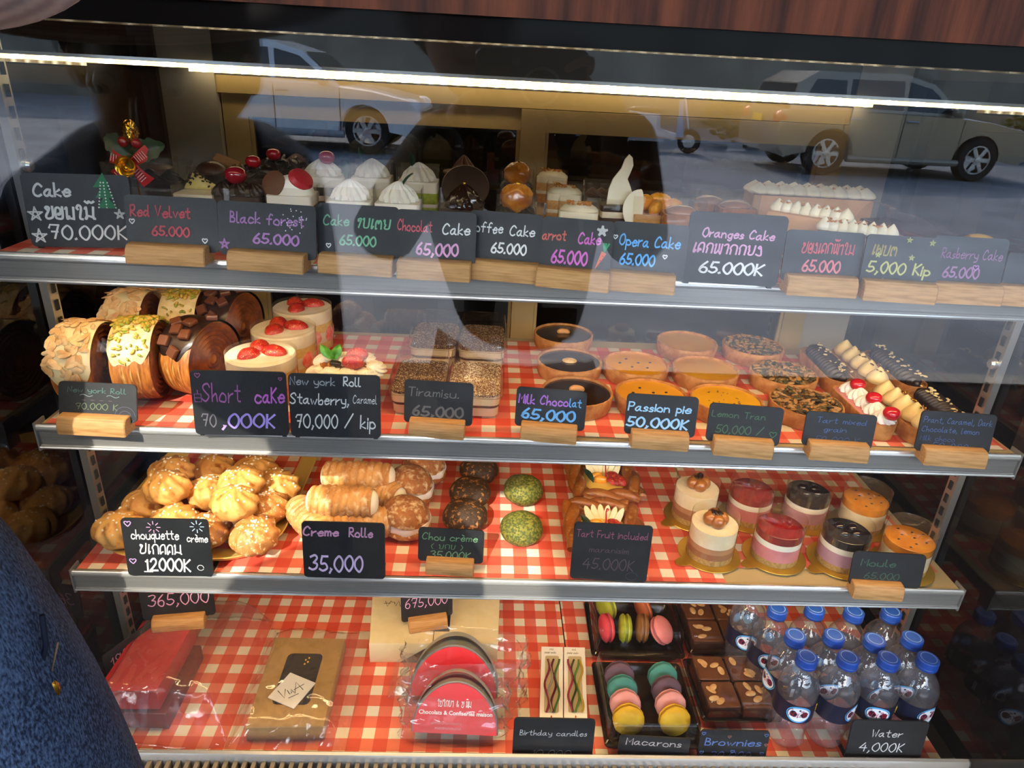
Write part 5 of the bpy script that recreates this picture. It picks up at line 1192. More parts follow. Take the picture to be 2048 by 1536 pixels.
# red rounded chocolate packs
m_rp = mat('pack_red', 'dc1c20', rough=.35, coat=.1); m_gr = mat('pack_grey', '6d706e', rough=.4)
def pack(lab, x, y, s, lean, text):
    t = thing('chocolate_pack', lab, 'chocolate pack', (x, y, ZD), -.04, 'red rounded chocolate packs')
    def out(k, w=.061, h=.072):
        q = [(w*k, 0)]
        for i in range(29): a = pi*i/28; q.append((w*k*cos(a)*(1-.16*sin(a)), .010+(h*k-.010)*sin(a)**.92 if 0 < i < 28 else .010))
        return q+[(-w*k, 0)]
    A = T(0, 0, .0365*s*sin(lean)) @ RX(pi/2-lean) @ S3(s)
    MB().prism(out(1.0), -.036, 0, A, bev=.001).build('pack_body', m_gr, t)
    MB().prism(out(.965), .0, .0012, A @ T(0, .0, 0)).build('front_card', m_rp, t)
    mb = MB(); o = out(1.0, .061, .081); n = len(o)
    mb.add([(x_, y_, z) for z in (-.026, -.012) for x_, y_ in o[2:-2]], [(i, i+1, n-4+i+1, n-4+i) for i in range(n-5)], A); mb.build('handle_band', mat('band_grey', '8f9391', rough=.35), t)
    if text:
        pl = ink('f2ece6')
        printed('Chocolats & Confiseries maison', .0080*s, pl, A @ T(0, .026, .0018), 'pack_lettering', t, True)
        mb = MB(); s2 = '\u0ec2\u0e8a\u0ec2\u0e81\u0ea5\u0eb2'; 
        xe = write(mb, '\u0ec4\u0e8a\u0ec4\u0e81\u0e9a\u0eb2 & \u0e82\u0eb0\u0edd\u0ebb\u0ea1', 0, 0, .0085, .0012, A @ T(-.026, .0375, .0018) @ S3(.052/max(width_of('\u0ec4\u0e8a\u0ec4\u0e81\u0e9a\u0eb2 & \u0e82\u0edd\u0ebb\u0ea1', .0095), .001), 1, 1)); mb.build('pack_lettering', pl, t, 0)
        mb = MB()
        for k in range(2): write(mb, 'uanmnusocmnaunocmuasnun'[k*3:], 0, 0, .0045, .0005, A @ T(-.034+.006*k, .013-.007*k, .0018) @ S3(.5, 1, 1))
        mb.build('small_print', ink('e0a0a0'), t, 0)
pp = at(908, 1510, ZD)
pack('red rounded chocolate pack in front with white Lao and French print', -.099, .688, 1.0, .50, True)
pack('red rounded chocolate pack behind the printed one, grey side showing', -.104, .752, 1.08, .42, False)
def sleeve(lab, x, y, w, h, d, seed):
    def fn(a, b):
        ph = 2*pi*a; q = Vector((cos(ph)*2+seed, sin(ph)*2, b*4)); k = 1+.16*noise.noise(q)+.07*noise.noise(q*3)
        return (w*(cos(ph)*abs(cos(ph))**-.4 if abs(cos(ph)) > 1e-3 else 0)*k, d*sin(ph)*k+h*b*.30, max(.001, h*b*(1+.10*noise.noise(q*1.7))))
    t = MB().grid(fn, 60, 26).build('plastic_bag', m_bag, None, smooth=180); t.location = (x, y, ZD); tag(t, lab, 'plastic bag', 'clear plastic bags on the deck')
sleeve('loose clear bag standing round the printed red pack', -.100, .704, .076, .070, .026, 5)
sleeve('puffed clear bag round the rear red pack, full of glints', -.088, .756, .092, .088, .036, 9)
# birthday candles
def candles(lab, P, cols, k0):
    t, L = quadbox(lab, 'candle_box', 'candle box', P, .014, mat('candle_box', 'ece7dc', rough=.4), ZD+.002, 'birthday candle boxes', 'box_body')
    ctr = t.location; cx0 = sum(q[0] for q in L)/4; y0, y1 = L[0][1], L[2][1]; w_ = (L[1][0]-L[0][0])
    sk = ((L[3][0]+L[2][0])-(L[0][0]+L[1][0]))/2/(y1-y0); Sh = Matrix(((1, sk, 0, 0), (0, 1, 0, 0), (0, 0, 1, 0), (0, 0, 0, 1)))
    MB().prism([(x, y) for x, y in rrect(w_*.64, (y1-y0)*.76, .003)], .0142, .0146, Sh @ T(0, -.004, 0)).build('window', mat('window_cream', 'b9a985', rough=.4), t)
    for j, c in enumerate(cols):
        pts = [(w_*(-.22+.15*j)+.0035*sin(i*.42+j*1.6+k0), y0+.012+(y1-y0)*.70*i/22-.0, .0168) for i in range(23)]
        MB().tube(pts, .0017, 8, Sh).build('twisted_candle', mat('wax_'+c, c, rough=.25, coat=.4, metal=.3), t)
    mb = MB(); write(mb, 'SLENDER CANDLE'.lower(), 0, 0, .004, .0006, Sh @ T(-w_*.36, y1-.0155, .0147) @ S3(.44, 1, 1)); write(mb, 'mi', 0, 0, .006, .0005, Sh @ T(-.004, y1-.009, .0147)); mb.build('box_print', ink('4a443c'), t, 0)
    MB().prism([(0, .0035), (-.0014, 0), (0, -.0014), (.0014, 0)], .0142, .0147, Sh @ T(0, y0+.005, 0)).build('flame_mark', ink('c8352c'), t, 0)
candles('cream birthday candle box next to the plastic bags, silver and pink candles', [(1079, 1440), (1126, 1440), (1126, 1293), (1083, 1292)], ['8e2f4a', 'b5aa98', '6a1f38', '4a7a3a'], 0)
candles('cream birthday candle box next to the macaron boxes, green and gold candles', [(1128, 1440), (1175, 1440), (1170, 1294), (1128, 1293)], ['a83458', '3a4a28', '5f8a3a', 'c8a838'], 2)
def low_sign(lab, BL, BR, TL, lines, bw, extra=None):
    t = sign(lab, ZD, BL, BR, TL, lines, block=False, lean=.12, extra=extra); t.location.y = max(t.location.y, .6645); return t
low_sign('black board reading Birthday candles in thin white chalk', (1024, 1516), (1184, 1519), (1028, 1438), [('Birthday candles', 'c9c7c2', .08, .58, .13, .06, .84), ('10,000', '8a8884', .25, .06, .14, .06, .5)], .07)
# macaron boxes
m_tray = mat('black_tray', '15110f', rough=.25); m_clid = thin('clear_lid', (.95, .93, .9), f0=.06, gain=1.3, rough=.015)
MC = {'rose': ('e2525f', 'd8404e'), 'lime': ('b4bc3c', 'a5ae30'), 'brown': ('9a6a3c', '8a5a30'), 'pink': ('e58a88', 'dc7c7c'), 'orange': ('cc7148', 'bd6238'), 'purple': ('6e5564', '644c5a'), 'teal': ('4f9c90', '468c82'), 'pale': ('e8a6a0', 'de9892'), 'yellow': ('ddb22c', 'd2a41e')}
def macaron(lab, c, x, y, z, rot, s=1.0, grp='macarons in the clear boxes'):
    t = thing('macaron', lab, 'macaron', (x, y, z), 0, grp); t.rotation_euler = rot
    r, m = .0225*s, mat('macaron_'+c, *MC[c], scale=60, rough=.5, spec=.3)
    for sg, nm in ((1, 'shell'), (-1, 'shell')):
        MB().lathe([(0, .0108), (r*.5, .0103), (r*.85, .0082), (r*.99, .0050), (r*.975, .0046), (r*1.02, .0040), (r*1.0, .0022), (0, .0022)], 36, S3(1, 1, sg), wob=lambda a, zz: 1+(.018*sin(25*a)+.012*sin(41*a) if zz < .0045 else 0)).build(nm, m, t, 50)
    MB().lathe([(0, -.0022), (r*.9, -.0022), (r*.93, 0), (r*.9, .0022), (0, .0022)], 28).build('filling', mat('macaron_fill_'+c, tuple(q*.55 for q in rgb(MC[c][0])), rough=.6), t)
def tray_box(lab, P, ht, hl, cat, nm):
    c = [at(*q, ZD) for q in P]; o = sum(c, Vector())/4; o.z = ZD; t = thing(nm, lab, cat, o)
    L = [Vector((q.x-o.x, q.y-o.y)) for q in c]; w = ((L[1]-L[0]).length+(L[2]-L[3]).length)/2; d = ((L[3]-L[0]).length+(L[2]-L[1]).length)/2
    yaw = math.atan2((L[1]-L[0]).y, (L[1]-L[0]).x); t.rotation_euler.z = yaw
    def shell(rg, cap, cap0=False):
        rr = [[(x, y, z) for x, y in rrect(w*s_, d*s_+(s_-1)*.0, .007, 4)] for s_, z in rg]; n = len(rr[0]); b = MB()
        b.add([q for r in rr for q in r], [(i*n+j, i*n+(j+1) % n, (i+1)*n+(j+1) % n, (i+1)*n+j) for i in range(len(rr)-1) for j in range(n)])
        if cap: b.add(rr[-1], [tuple(range(n))])
        if cap0: b.add(rr[0], [tuple(range(n))[::-1]])
        return b
    shell([(.86, .001), (.93, ht-.002), (1.0, ht), (1.0, ht+.003), (.95, ht+.003), (.90, ht-.001), (.84, .004)], True, True).build('black_tray', m_tray, t)
    tag(shell([(.99, ht+.003), (.94, ht+.006), (.90, ht+hl-.004), (.87, ht+hl)], True).build('clear_lid', m_clid, t), 'clear plastic lid')
    return t, w, d, yaw
tA, wA, dA, yA = tray_box('clear-lidded box of standing macarons under the shelf rail, red one at its end', [(1185, 1325), (1357, 1330), (1347, 1222), (1162, 1218)], .014, .048, 'macaron box', 'macaron_box')
def inbox(t, x, y, z): return t.location+Vector((x*cos(t.rotation_euler.z)-y*sin(t.rotation_euler.z), x*sin(t.rotation_euler.z)+y*cos(t.rotation_euler.z), z))
for c, x, y, rz, tilt, lab in (('rose', -.048, -.016, .15, 0, 'strawberry-red macaron standing on edge at the end of the upper box'), ('lime', -.017, -.016, -.05, 0, 'lime green macaron standing on edge in front in the upper box'), ('brown', .012, -.014, -.1, 0, 'coffee brown macaron standing on edge in the upper box'),
        ('pink', .044, -.018, -.5, .8, 'pink macaron leaning flat at the corner of the upper box'), ('lime', -.042, .034, .5, 0, 'lime green macaron at the back of the upper box'), ('orange', .022, .032, .3, .2, 'orange macaron at the back of the upper box')):
    p = inbox(tA, x, y, .0315); macaron(lab, c, p.x, p.y, p.z, (0, pi/2-tilt, rz), 1.02)
tB, wB, dB, yB = tray_box('clear-lidded box with two rows of macarons behind the Macarons board', [(1205, 1512), (1397, 1514), (1362, 1345), (1182, 1340)], .016, .038, 'macaron box', 'macaron_box')
for r, (cs, x) in enumerate(((['yellow', 'pale', 'teal', 'purple'], -.033), (['yellow', 'pale', 'purple', 'teal'], .034))):
    for k, c in enumerate(cs):
        p = inbox(tB, x, -dB*.5+.036+k*.0262, .0300)
        macaron('%s macaron in the row of the lower box %s' % ({'pale': 'pale pink'}.get(c, c), 'beside the candle boxes' if r == 0 else 'beside the brownies'), c, p.x, p.y, p.z, (pi/2-.30, 0, .08 if r else -.05), .98)
low_sign('black board reading Macarons, sunk behind the deck edge', (1236, 1522), (1377, 1530), (1246, 1479), [('Macarons', 'b9ada4', .1, .62, .3, .07, .8)], .06)
# brownies
m_brn = mat('brownie', '4a2817', '3a1d10', scale=50, rough=.7, bump=.5, bscale=140); m_brnt = mat('brownie_top', '6b3f22', '5a321a', scale=40, rough=.6, bump=.4, bscale=160)
def brownie_box(lab, P, tail):
    t, w, d, yw = tray_box(lab, P, .012, .032, 'brownie box', 'brownie_box')
    for i in range(2):
        for j in range(2):
            bw_, bd = w*.40, d*.40; p = inbox(t, (i-.5)*w*.43, (j-.5)*d*.43, .005)
            b = thing('brownie', ('brownie square with almond flakes in the %s box, %s' % (tail, ('front row by the macarons', 'front row by the bottles', 'back row by the macarons', 'back row by the bottles')[j*2+i])), 'brownie', p, yw, 'almond brownies')
            mb = MB(); slab(mb, bw_, bd, 0, .022, .002, bev=.001); mb.build('crumb', m_brn, b)
            mb = MB(); slab(mb, bw_*.985, bd*.985, .022, .0262, .003, bev=.0012); mb.build('crust', m_brnt, b)
            for q in range(4):
                mb = MB(); mb.ball((0, 0, 0), (.0085, .0048, .0009), 14, 6, T(random.uniform(-.3, .3)*bw_, random.uniform(-.32, .32)*bd, .0266) @ RZ(random.random()*6) @ RX(.1)); mb.build('almond_flake', m_almond, b)
brownie_box('clear-lidded brownie box in front, pale glare across its lid', [(1392, 1455), (1548, 1455), (1522, 1333), (1370, 1330)], 'front')
brownie_box('clear-lidded brownie box at the back under the shelf rail', [(1360, 1318), (1508, 1320), (1492, 1222), (1352, 1219)], 'back')
def ex_br(m, A, w, h):
    for x, y in ((.04, .9), (.95, .88), (.5, .3), (.05, .25), (.93, .25)): heart(m('5f76b4'), x*w, y*h, .03*w, .0009, A)
    for x, y in ((.42, .8), (.97, .55)): heart(m('a06a5a'), x*w, y*h, .025*w, .0009, A)
low_sign('black board reading Brownies in blue chalk with tiny hearts', (1394, 1519), (1530, 1522), (1404, 1461), [('Brownies', '6078b0', .08, .5, .24, .08, .84), ('30,000', '50609a', .18, .06, .22, .07, .62)], .06, ex_br)
# water bottles
m_water = thin('bottle_clear', (.97, .97, .98), f0=.05, gain=1.5, rough=.03, bump=.15, bscale=60, haze=.05, hcol=(.9, .85, .95))
m_bcap = mat('cap_blue', '173f98', '1c489f', scale=50, rough=.4); m_lab = mat('label_navy', '10162e', rough=.35)
m_labw = mat('label_white', 'e6e9ee', rough=.4); m_labb = mat('label_sky', '5aa6dc', rough=.4); m_labr = mat('label_red', 'a81f30', rough=.4)
HB = .156
def bottle_proto():
    t = thing('water_bottle', 'x', 'water bottle', (0, 0, 0), 0, 'small water bottles')
    prof = [(0, .004), (.014, .002), (.024, 0), (.029, .003), (.0315, .012), (.0300, .022), (.0292, .030), (.0312, .036), (.0300, .044), (.0292, .050), (.0314, .060), (.0330, .064), (.0330, .092), (.0322, .097), (.0332, .103), (.0315, .114), (.026, .126), (.0185, .135), (.0140, .140), (.0136, .143), (.0158, .1445), (.0158, .146), (.0136, .147), (.0132, .157)]
    tag(MB().lathe(prof, 40, wob=lambda a, z: 1+(.045*sin(5*a+z*110) if .004 < z < .058 else 0)).build('bottle', m_water, t, 60), 'clear plastic')
    tag(MB().lathe([(0, .0045), (.013, .003), (.0238, .0008), (.0285, .0035), (.031, .012), (.0288, .03), (.0305, .036), (.0288, .05), (.031, .06), (.0324, .064), (.0324, .092), (.0318, .098), (.0325, .103), (.0305, .115), (.024, .127), (0, .127)], 32).build('water', thin('water_body', (.97, .98, .99), f0=.02, rough=.01), t, 60), 'water')
    c = MB().lathe([(.0165, .1475), (.0170, .149), (.0170, .1515), (.0166, .152), (.0170, .1526), (.0168, .1615), (.0155, .163), (0, .163)], 56, wob=lambda a, z: 1+(.012*cos(56*a) if .1527 > z or z > .1528 and z < .1617 else 0)); cp = c.build('cap', m_bcap, t)
    MB().lathe([(.0115, .1633), (.0125, .1633)], 32).build('cap_ring', mat('cap_mark', '7fa0da', rough=.5), cp)
    R = .0335
    def wrap(a0, a1, z0, z1, m, nm, par, rr=R, n=20):
        mb = MB().grid(lambda a, c_: (rr*cos(a0+(a1-a0)*a), rr*sin(a0+(a1-a0)*a), z0+(z1-z0)*c_), n, 1); return mb.build(nm, m, par)
    lb = wrap(0, 2*pi, .060, .094, m_lab, 'label', t, R, 48)
    def disc(ac, zc, rw, rh, m, rr, nm):
        mb = MB(); n = 28; mb.add([(rr*cos(ac), rr*sin(ac), zc)]+[(rr*cos(ac+rw*cos(q)/rr), rr*sin(ac+rw*cos(q)/rr), zc+rh*sin(q)) for q in [2*pi*i/n for i in range(n)]], [(0, 1+i, 1+(i+1) % n) for i in range(n)]); mb.build(nm, m, lb, 60)
    for ac, lao in ((-2.0, True), (1.2, False)):
        disc(ac, .0775, .0200, .0155, m_labb, R+.0003, 'label_oval'); disc(ac, .0775, .0175, .0128, m_labw, R+.0005, 'label_oval')
        mb = MB(); u0 = .017
        flat = MB(); s_ = '\u0eab\u0ebb\u0ea7\u0ec0\u0eaa\u0eb7\u0ead' if lao else 'Tigerhead'
        write(flat, s_, 0, 0, .0095 if lao else .008, .0008); wd = max(q[0] for q in flat.v); kk = .029/wd
        flat.v = [((R+.0008)*1 and ((R+.0008)*cos(ac+(q[0]*kk-.0145)/R), (R+.0008)*sin(ac+(q[0]*kk-.0145)/R), .0728+q[1])) for q in flat.v]; flat.build('label_lettering', m_labr, lb, 0)
        disc(ac, .0866, .0018, .0016, m_lab, R+.0008, 'label_mark')
    bc = MB()
    for k in range(12): a0 = -.62+.012*k*1.3; bc.grid(lambda a, c_, a0=a0, k=k: ((R+.0004)*cos(a0+a*(.006+.005*(k % 3))), (R+.0004)*sin(a0+a*(.006+.005*(k % 3))), .068+.016*c_), 1, 1)
    bc.build('barcode', m_labw, lb, 0)
    em = MB()
    for k in range(9): disc_a = -.95-.0; em.ball(((R+.0002)*cos(-1.0+.07*(k % 3)-0.0), (R+.0002)*sin(-1.0+.07*(k % 3)), .0795+.0036*(k//3)), (.0014, .0014, .0014), 8, 5)
    em.build('gold_emblem', m_gold, lb)
    return t
bp = bottle_proto(); first = True
caps = [((1628, 1337), 'front row of bottles, the one next to the Brownies board', .25), ((1712, 1338), 'front row of bottles, second from the Brownies board', 1.1), ((1799, 1346), 'front row of bottles, right behind the Water board', .15), ((1879, 1346), 'front row of bottles, end one beside the dark glass', .75),
        ((1595, 1276), 'middle row of bottles, the one next to the brownie boxes', -1.0), ((1673, 1276), 'middle row of bottles, second from the brownie boxes', .4), ((1755, 1285), 'middle row of bottles, third from the brownie boxes', .9), ((1831, 1281), 'middle row of bottles, end one beside the dark glass', .2),
        ((1559, 1222), 'third row of bottles, the one next to the back brownie box', .2), ((1634, 1222), 'third row of bottles, second from the back brownie box', .6), ((1713, 1228), 'third row of bottles, third from the back brownie box', 1.0), ((1788, 1228), 'third row of bottles, end one beside the dark glass', .5),
        ((1512, 1186), 'hidden back row, its label showing beside the brownie box', .2)]
for (u, v), lab, rz in caps:
    p = at(u, v, ZD+HB); lab2 = 'blue-capped water bottle, '+lab
    o = bp if first else dup(bp, label=lab2); first = False
    o['label'] = lab2; o.scale = (.84, .84, .957); o.location = (p.x, max(p.y+.006, .706), ZD+.0008); o.rotation_euler = (0, 0, rz)
low_sign('black board reading Water 4,000k in white chalk in front of the bottles', (1691, 1528), (1842, 1532), (1697, 1447), [('Water', 'd2d0cc', .28, .62, .17, .07, .42), ('4,000K', 'd2d0cc', .16, .26, .2, .065, .6)], .06)
# ------------------------------------------------------------------ people in front of the case
m_skin = mat('skin', 'b98566', 'a87354', scale=30, rough=.5, sub=.1)
m_hair = mat('hair_dark', '17110e', rough=.5)
def denim_mat():
    m, n, l = _mat('denim'); b = n['Principled BSDF']; b.inputs['Roughness'].default_value = .85
    tc = n.new('ShaderNodeTexCoord'); mp = n.new('ShaderNodeMapping'); mp.inputs['Rotation'].default_value = (.3, .2, .6); mp.inputs['Scale'].default_value = (1, 1, .45); l.new(tc.outputs['Object'], mp.inputs[0])
    t = n.new('ShaderNodeTexNoise'); t.inputs['Scale'].default_value = 900; t.inputs['Detail'].default_value = 2; l.new(mp.outputs[0], t.inputs['Vector'])
    t2 = n.new('ShaderNodeTexNoise'); t2.inputs['Scale'].default_value = 18; t2.inputs['Detail'].default_value = 5; l.new(tc.outputs['Object'], t2.inputs['Vector'])
    ad = n.new('ShaderNodeMath'); ad.operation = 'MULTIPLY_ADD'; l.new(t2.outputs[0], ad.inputs[0]); ad.inputs[1].default_value = .5; l.new(t.outputs[0], ad.inputs[2])
    r = n.new('ShaderNodeValToRGB'); r.color_ramp.elements[0].position = .62; r.color_ramp.elements[0].color = (*rgb('1d2c48'), 1); r.color_ramp.elements[1].position = .98; r.color_ramp.elements[1].color = (*rgb('6a86b0'), 1)
    l.new(ad.outputs[0], r.inputs[0]); l.new(r.outputs[0], b.inputs['Base Color'])
    bp = n.new('ShaderNodeBump'); bp.inputs['Strength'].default_value = .5; bp.inputs['Distance'].default_value = .0015; l.new(t.outputs[0], bp.inputs['Height']); l.new(bp.outputs[0], b.inputs['Normal'])
    return m
m_denim = denim_mat(); m_dark = mat('dark_shirt', '1c1614', '251d19', scale=20, rough=.8); m_trous = mat('dark_trousers', '191a20', rough=.8)
def skin(name, joints, edges, m, parent, lv=2, root=0):
    me = bpy.data.meshes.new(name); me.from_pydata([j[:3] for j in joints], edges, []); o = bpy.data.objects.new(name, me); COL.objects.link(o); o.parent = parent
    me.materials.append(m); o.modifiers.new('skin', 'SKIN').use_smooth_shade = True
    if not me.skin_vertices: 
        bpy.context.view_layer.objects.active = o
    for i, j in enumerate(joints):
        r = j[3]; me.skin_vertices[0].data[i].radius = r if isinstance(r, tuple) else (r, r)
        me.skin_vertices[0].data[i].use_root = i == root
    s = o.modifiers.new('sub', 'SUBSURF'); s.levels = s.render_levels = lv
    return o
def chain(J, pts, start=None):
    """append joints; returns edges"""
    E = []; prev = start
    for p in pts:
        J.append(p); i = len(J)-1
        if prev is not None: E.append((prev, i))
        prev = i
    return E, prev
def hand(parent, wrist, palm, tips, r=.0085):
    """palm plus five bent fingers, each its own chain rooted in the palm"""
    J = []; E = []
    e, k = chain(J, [(*wrist, .024), (*palm[0], (.030, .016)), (*palm[1], (.034, .014))]); E += e
    o = skin('hand', J, E, m_skin, parent)
    for f in tips:
        J = []; e, _ = chain(J, [(*p, r*(1-.13*i)) for i, p in enumerate(f)]); skin('finger', J, e, m_skin, o)
    return o
def figure(label, P, top_m, leg_m, hair=True, origin=(0, 0, 0), arm=(.072, .058, .044)):
    t = thing('person', label, 'person', origin)
    J = [(*P['pelvis'], (.15, .11))]; E = []
    e, chest = chain(J, [(*P['waist'], (.135, .10)), (*P['chest'], (.165, .115)), (*P['neckbase'], (.085, .07)), (*P['neck'], .052), (*P['chin'], (.062, .07)), (*P['head'], (.080, .092)), (*P['crown'], (.055, .065))], 0); E += e
    body = skin('body', J, E, m_skin, t)
    Jt = [(*P['pelvis'], (.165, .125))]; Et = []
    e, _ = chain(Jt, [(*P['waist'], (.15, .115)), (*P['chest'], (.18, .13)), (*P['neckbase'], (.09, .08))], 0); Et += e; ci = 2
    for s in ('r', 'l'):
        e, _ = chain(Jt, [(*P['sh_'+s], arm[0]), (*P['el_'+s], arm[1]), (*P['wr_'+s], arm[2])], ci); Et += e
    skin('top', Jt, Et, top_m, t)
    Jl = [(*P['pelvis'], (.16, .125))]; El = []
    for s in ('r', 'l'):
        e, _ = chain(Jl, [(*P['hip_'+s], .10), (*P['kn_'+s], .072), (*P['an_'+s], .055)], 0); El += e
    skin('trousers', Jl, El, leg_m, t)
    for s in ('r', 'l'):
        a = P['an_'+s]; skin('shoe', [(a[0], a[1]-.04, .05, .045), (a[0], a[1]+.08, .04, .045), (a[0], a[1]+.17, .03, .035)], [(0, 1), (1, 2)], m_blackm, t)
    h = Vector(P['head']); fwd = Vector(P['face']).normalized(); sd_ = fwd.cross(Vector((0, 0, 1))).normalized(); upv = sd_.cross(fwd)
    Mh = Matrix(((sd_.x, fwd.x, upv.x, h.x), (sd_.y, fwd.y, upv.y, h.y), (sd_.z, fwd.z, upv.z, h.z), (0, 0, 0, 1)))
    MB().tube([(0, .080, .02), (0, .100, -.005), (0, .108, -.022), (0, .090, -.028)], [.008, .010, .014, .010], 10, Mh).build('nose', m_skin, t, 60)
    for sx in (-1, 1):
        MB().ball((sx*.033, .082, .018), .012, 14, 10, Mh).build('eye', mat('eye', 'e6e0da', rough=.2), t); MB().ball((sx*.033, .0925, .018), .005, 10, 8, Mh).build('pupil', m_hair, t)
        MB().ball((sx*.086, 0, -.005), (.010, .020, .032), 14, 10, Mh).build('ear', m_skin, t)
    MB().ball((0, .084, -.055), (.024, .010, .007), 16, 8, Mh).build('mouth', mat('lips', '9a5a4c', rough=.5), t)
    if hair: MB().ball((0, -.012, .022), (.098, .108, .110), 28, 18, Mh, disp=lambda q: (1+.04*nz(q, 5))*(1 if q.y < .35 or q.z > .45 else .72)).build('hair', m_hair, t)
    return t, Mh
z = CZ
# the photographer, phone raised
PF = dict(pelvis=(.0, -.42, z-.56), waist=(-.01, -.40, z-.40), chest=(-.02, -.37, z-.20), neckbase=(-.05, -.36, z-.06), neck=(-.09, -.33, z-.02), chin=(-.125, -.29, z+.0), head=(-.135, -.29, z+.075), crown=(-.14, -.31, z+.155), face=(.25, 1, -.25),
          sh_r=(.13, -.36, z-.13), el_r=(.20, -.22, z-.30), wr_r=(.115, -.065, z-.055), sh_l=(-.18, -.34, z-.14), el_l=(-.27, -.20, z-.30), wr_l=(-.135, -.07, z-.085), hip_r=(.09, -.42, z-.66), hip_l=(-.09, -.42, z-.66), kn_r=(.10, -.40, .46), kn_l=(-.10, -.42, .46), an_r=(.11, -.44, .08), an_l=(-.11, -.46, .08))
pt, _ = figure('person in dark clothes holding a phone up, mirrored in the front glass', PF, m_dark, m_trous)
def cam_pt(a, b, c): p = CAM+_r*a+_u*b-_f*c; return (p.x, p.y, p.z)
ph = thing('phone', 'black phone with a pale ring on its case, held up before the glass', 'phone', CAM-_f*.0105+_r*.052-_u*.022); 
Mph = Matrix(((_r.x, _u.x, _f.x, 0), (_r.y, _u.y, _f.y, 0), (_r.z, _u.z, _f.z, 0), (0, 0, 0, 1)))
MB().prism(rrect(.150, .076, .011, 6), -.0048, .0040, Mph, bev=.001).build('phone_body', mat('phone_case', '16161a', rough=.3), ph)
MB().prism(rrect(.146, .072, .009, 6), -.0054, -.0050, Mph).build('screen', mat('screen_dark', '0a0a0c', rough=.1), ph)
MB().lathe([(.0235, .0042), (.0235, .0050), (.0275, .0050), (.0275, .0042)], 48, Mph @ T(.014, -.012, 0)).build('case_ring', mat('ring_grey', '9a968e', rough=.5), ph)
for k in range(3): MB().lathe([(0, .0046), (.0058, .0046), (.0062, .0042), (.0062, .0036)], 24, Mph @ T(-.052+.0165*k, .022, 0)).build('camera_lens', mat('lens_glass', '0a0c12', rough=.05), ph)
hand(pt, PF['wr_r'], [cam_pt(.128, -.055, .040), cam_pt(.130, -.032, .022)],
     [[cam_pt(.128, -.022, .018), cam_pt(.132, .002, .006), cam_pt(.112, .004, -.004), cam_pt(.094, -.006, -.006)], [cam_pt(.132, -.040, .018), cam_pt(.137, -.045, .002), cam_pt(.122, -.048, -.004), cam_pt(.108, -.050, -.005)],
      [cam_pt(.130, -.052, .020), cam_pt(.136, -.060, .006), cam_pt(.124, -.066, .002), cam_pt(.108, -.067, .004)], [cam_pt(.126, -.058, .026), cam_pt(.128, -.070, .014), cam_pt(.116, -.075, .010), cam_pt(.102, -.074, .010)], [cam_pt(.118, -.040, .034), cam_pt(.108, -.022, .026), cam_pt(.096, -.012, .021), cam_pt(.088, -.008, .020)]])
hand(pt, PF['wr_l'], [cam_pt(-.036, -.074, .040), cam_pt(-.030, -.064, .024)],
     [[cam_pt(-.030, -.062, .020), cam_pt(-.034, -.064, .006), cam_pt(-.014, -.068, .004), cam_pt(.004, -.068, .008)], [cam_pt(-.032, -.052, .020), cam_pt(-.038, -.050, .004), cam_pt(-.030, -.046, -.004), cam_pt(-.014, -.046, -.005)],
      [cam_pt(-.030, -.070, .022), cam_pt(-.030, -.074, .012), cam_pt(-.014, -.076, .012), cam_pt(-.002, -.074, .014)], [cam_pt(-.028, -.074, .028), cam_pt(-.026, -.080, .020), cam_pt(-.014, -.082, .020), cam_pt(-.004, -.080, .022)], [cam_pt(-.022, -.060, .036), cam_pt(-.010, -.050, .028), cam_pt(.004, -.046, .022), cam_pt(.014, -.044, .021)]])
# the neighbour in denim and a woven hat, bending to look in
PN = dict(pelvis=(-.52, -.14, z-.60), waist=(-.52, -.10, z-.44), chest=(-.54, .05, z-.24), neckbase=(-.47, .11, z-.11), neck=(-.45, .15, z-.08), chin=(-.44, .18, z-.11), head=(-.42, .195, z-.01), crown=(-.41, .195, z+.06), face=(.10, 1, -.55),
          sh_r=(-.325, .195, z-.11), el_r=(-.320, .232, z-.40), wr_r=(-.320, .248, z-.74), sh_l=(-.66, .04, z-.22), el_l=(-.72, .10, z-.46), wr_l=(-.66, .26, z-.60), hip_r=(-.43, -.14, z-.70), hip_l=(-.61, -.14, z-.70), kn_r=(-.42, -.08, .44), kn_l=(-.62, -.10, .44), an_r=(-.42, -.16, .08), an_l=(-.62, -.18, .08))
nt, Mn = figure('person in blue denim jacket and woven hat bending towards the glass', PN, m_denim, mat('jeans', '24324c', '1c2840', scale=40, rough=.85), arm=(.085, .082, .082))
for w_, s in ((PN['wr_r'], 1), (PN['wr_l'], -1)):
    x, y, zz = w_
    hand(nt, w_, [(x, y+.012, zz-.035), (x+.004*s, y+.02, zz-.07)], [[(x+.004*s+d, y+.02, zz-.085), (x+.004*s+d*1.2, y+.026, zz-.115+abs(d)*.4), (x+d*1.3, y+.022, zz-.142+abs(d)*.7), (x+d*1.3, y+.012, zz-.16+abs(d)*.9)] for d in (-.026, -.009, .009, .026)]+[[(x-.02*s, y+.016, zz-.04), (x-.040*s, y+.026, zz-.065), (x-.044*s, y+.030, zz-.092), (x-.040*s, y+.032, zz-.108)]])
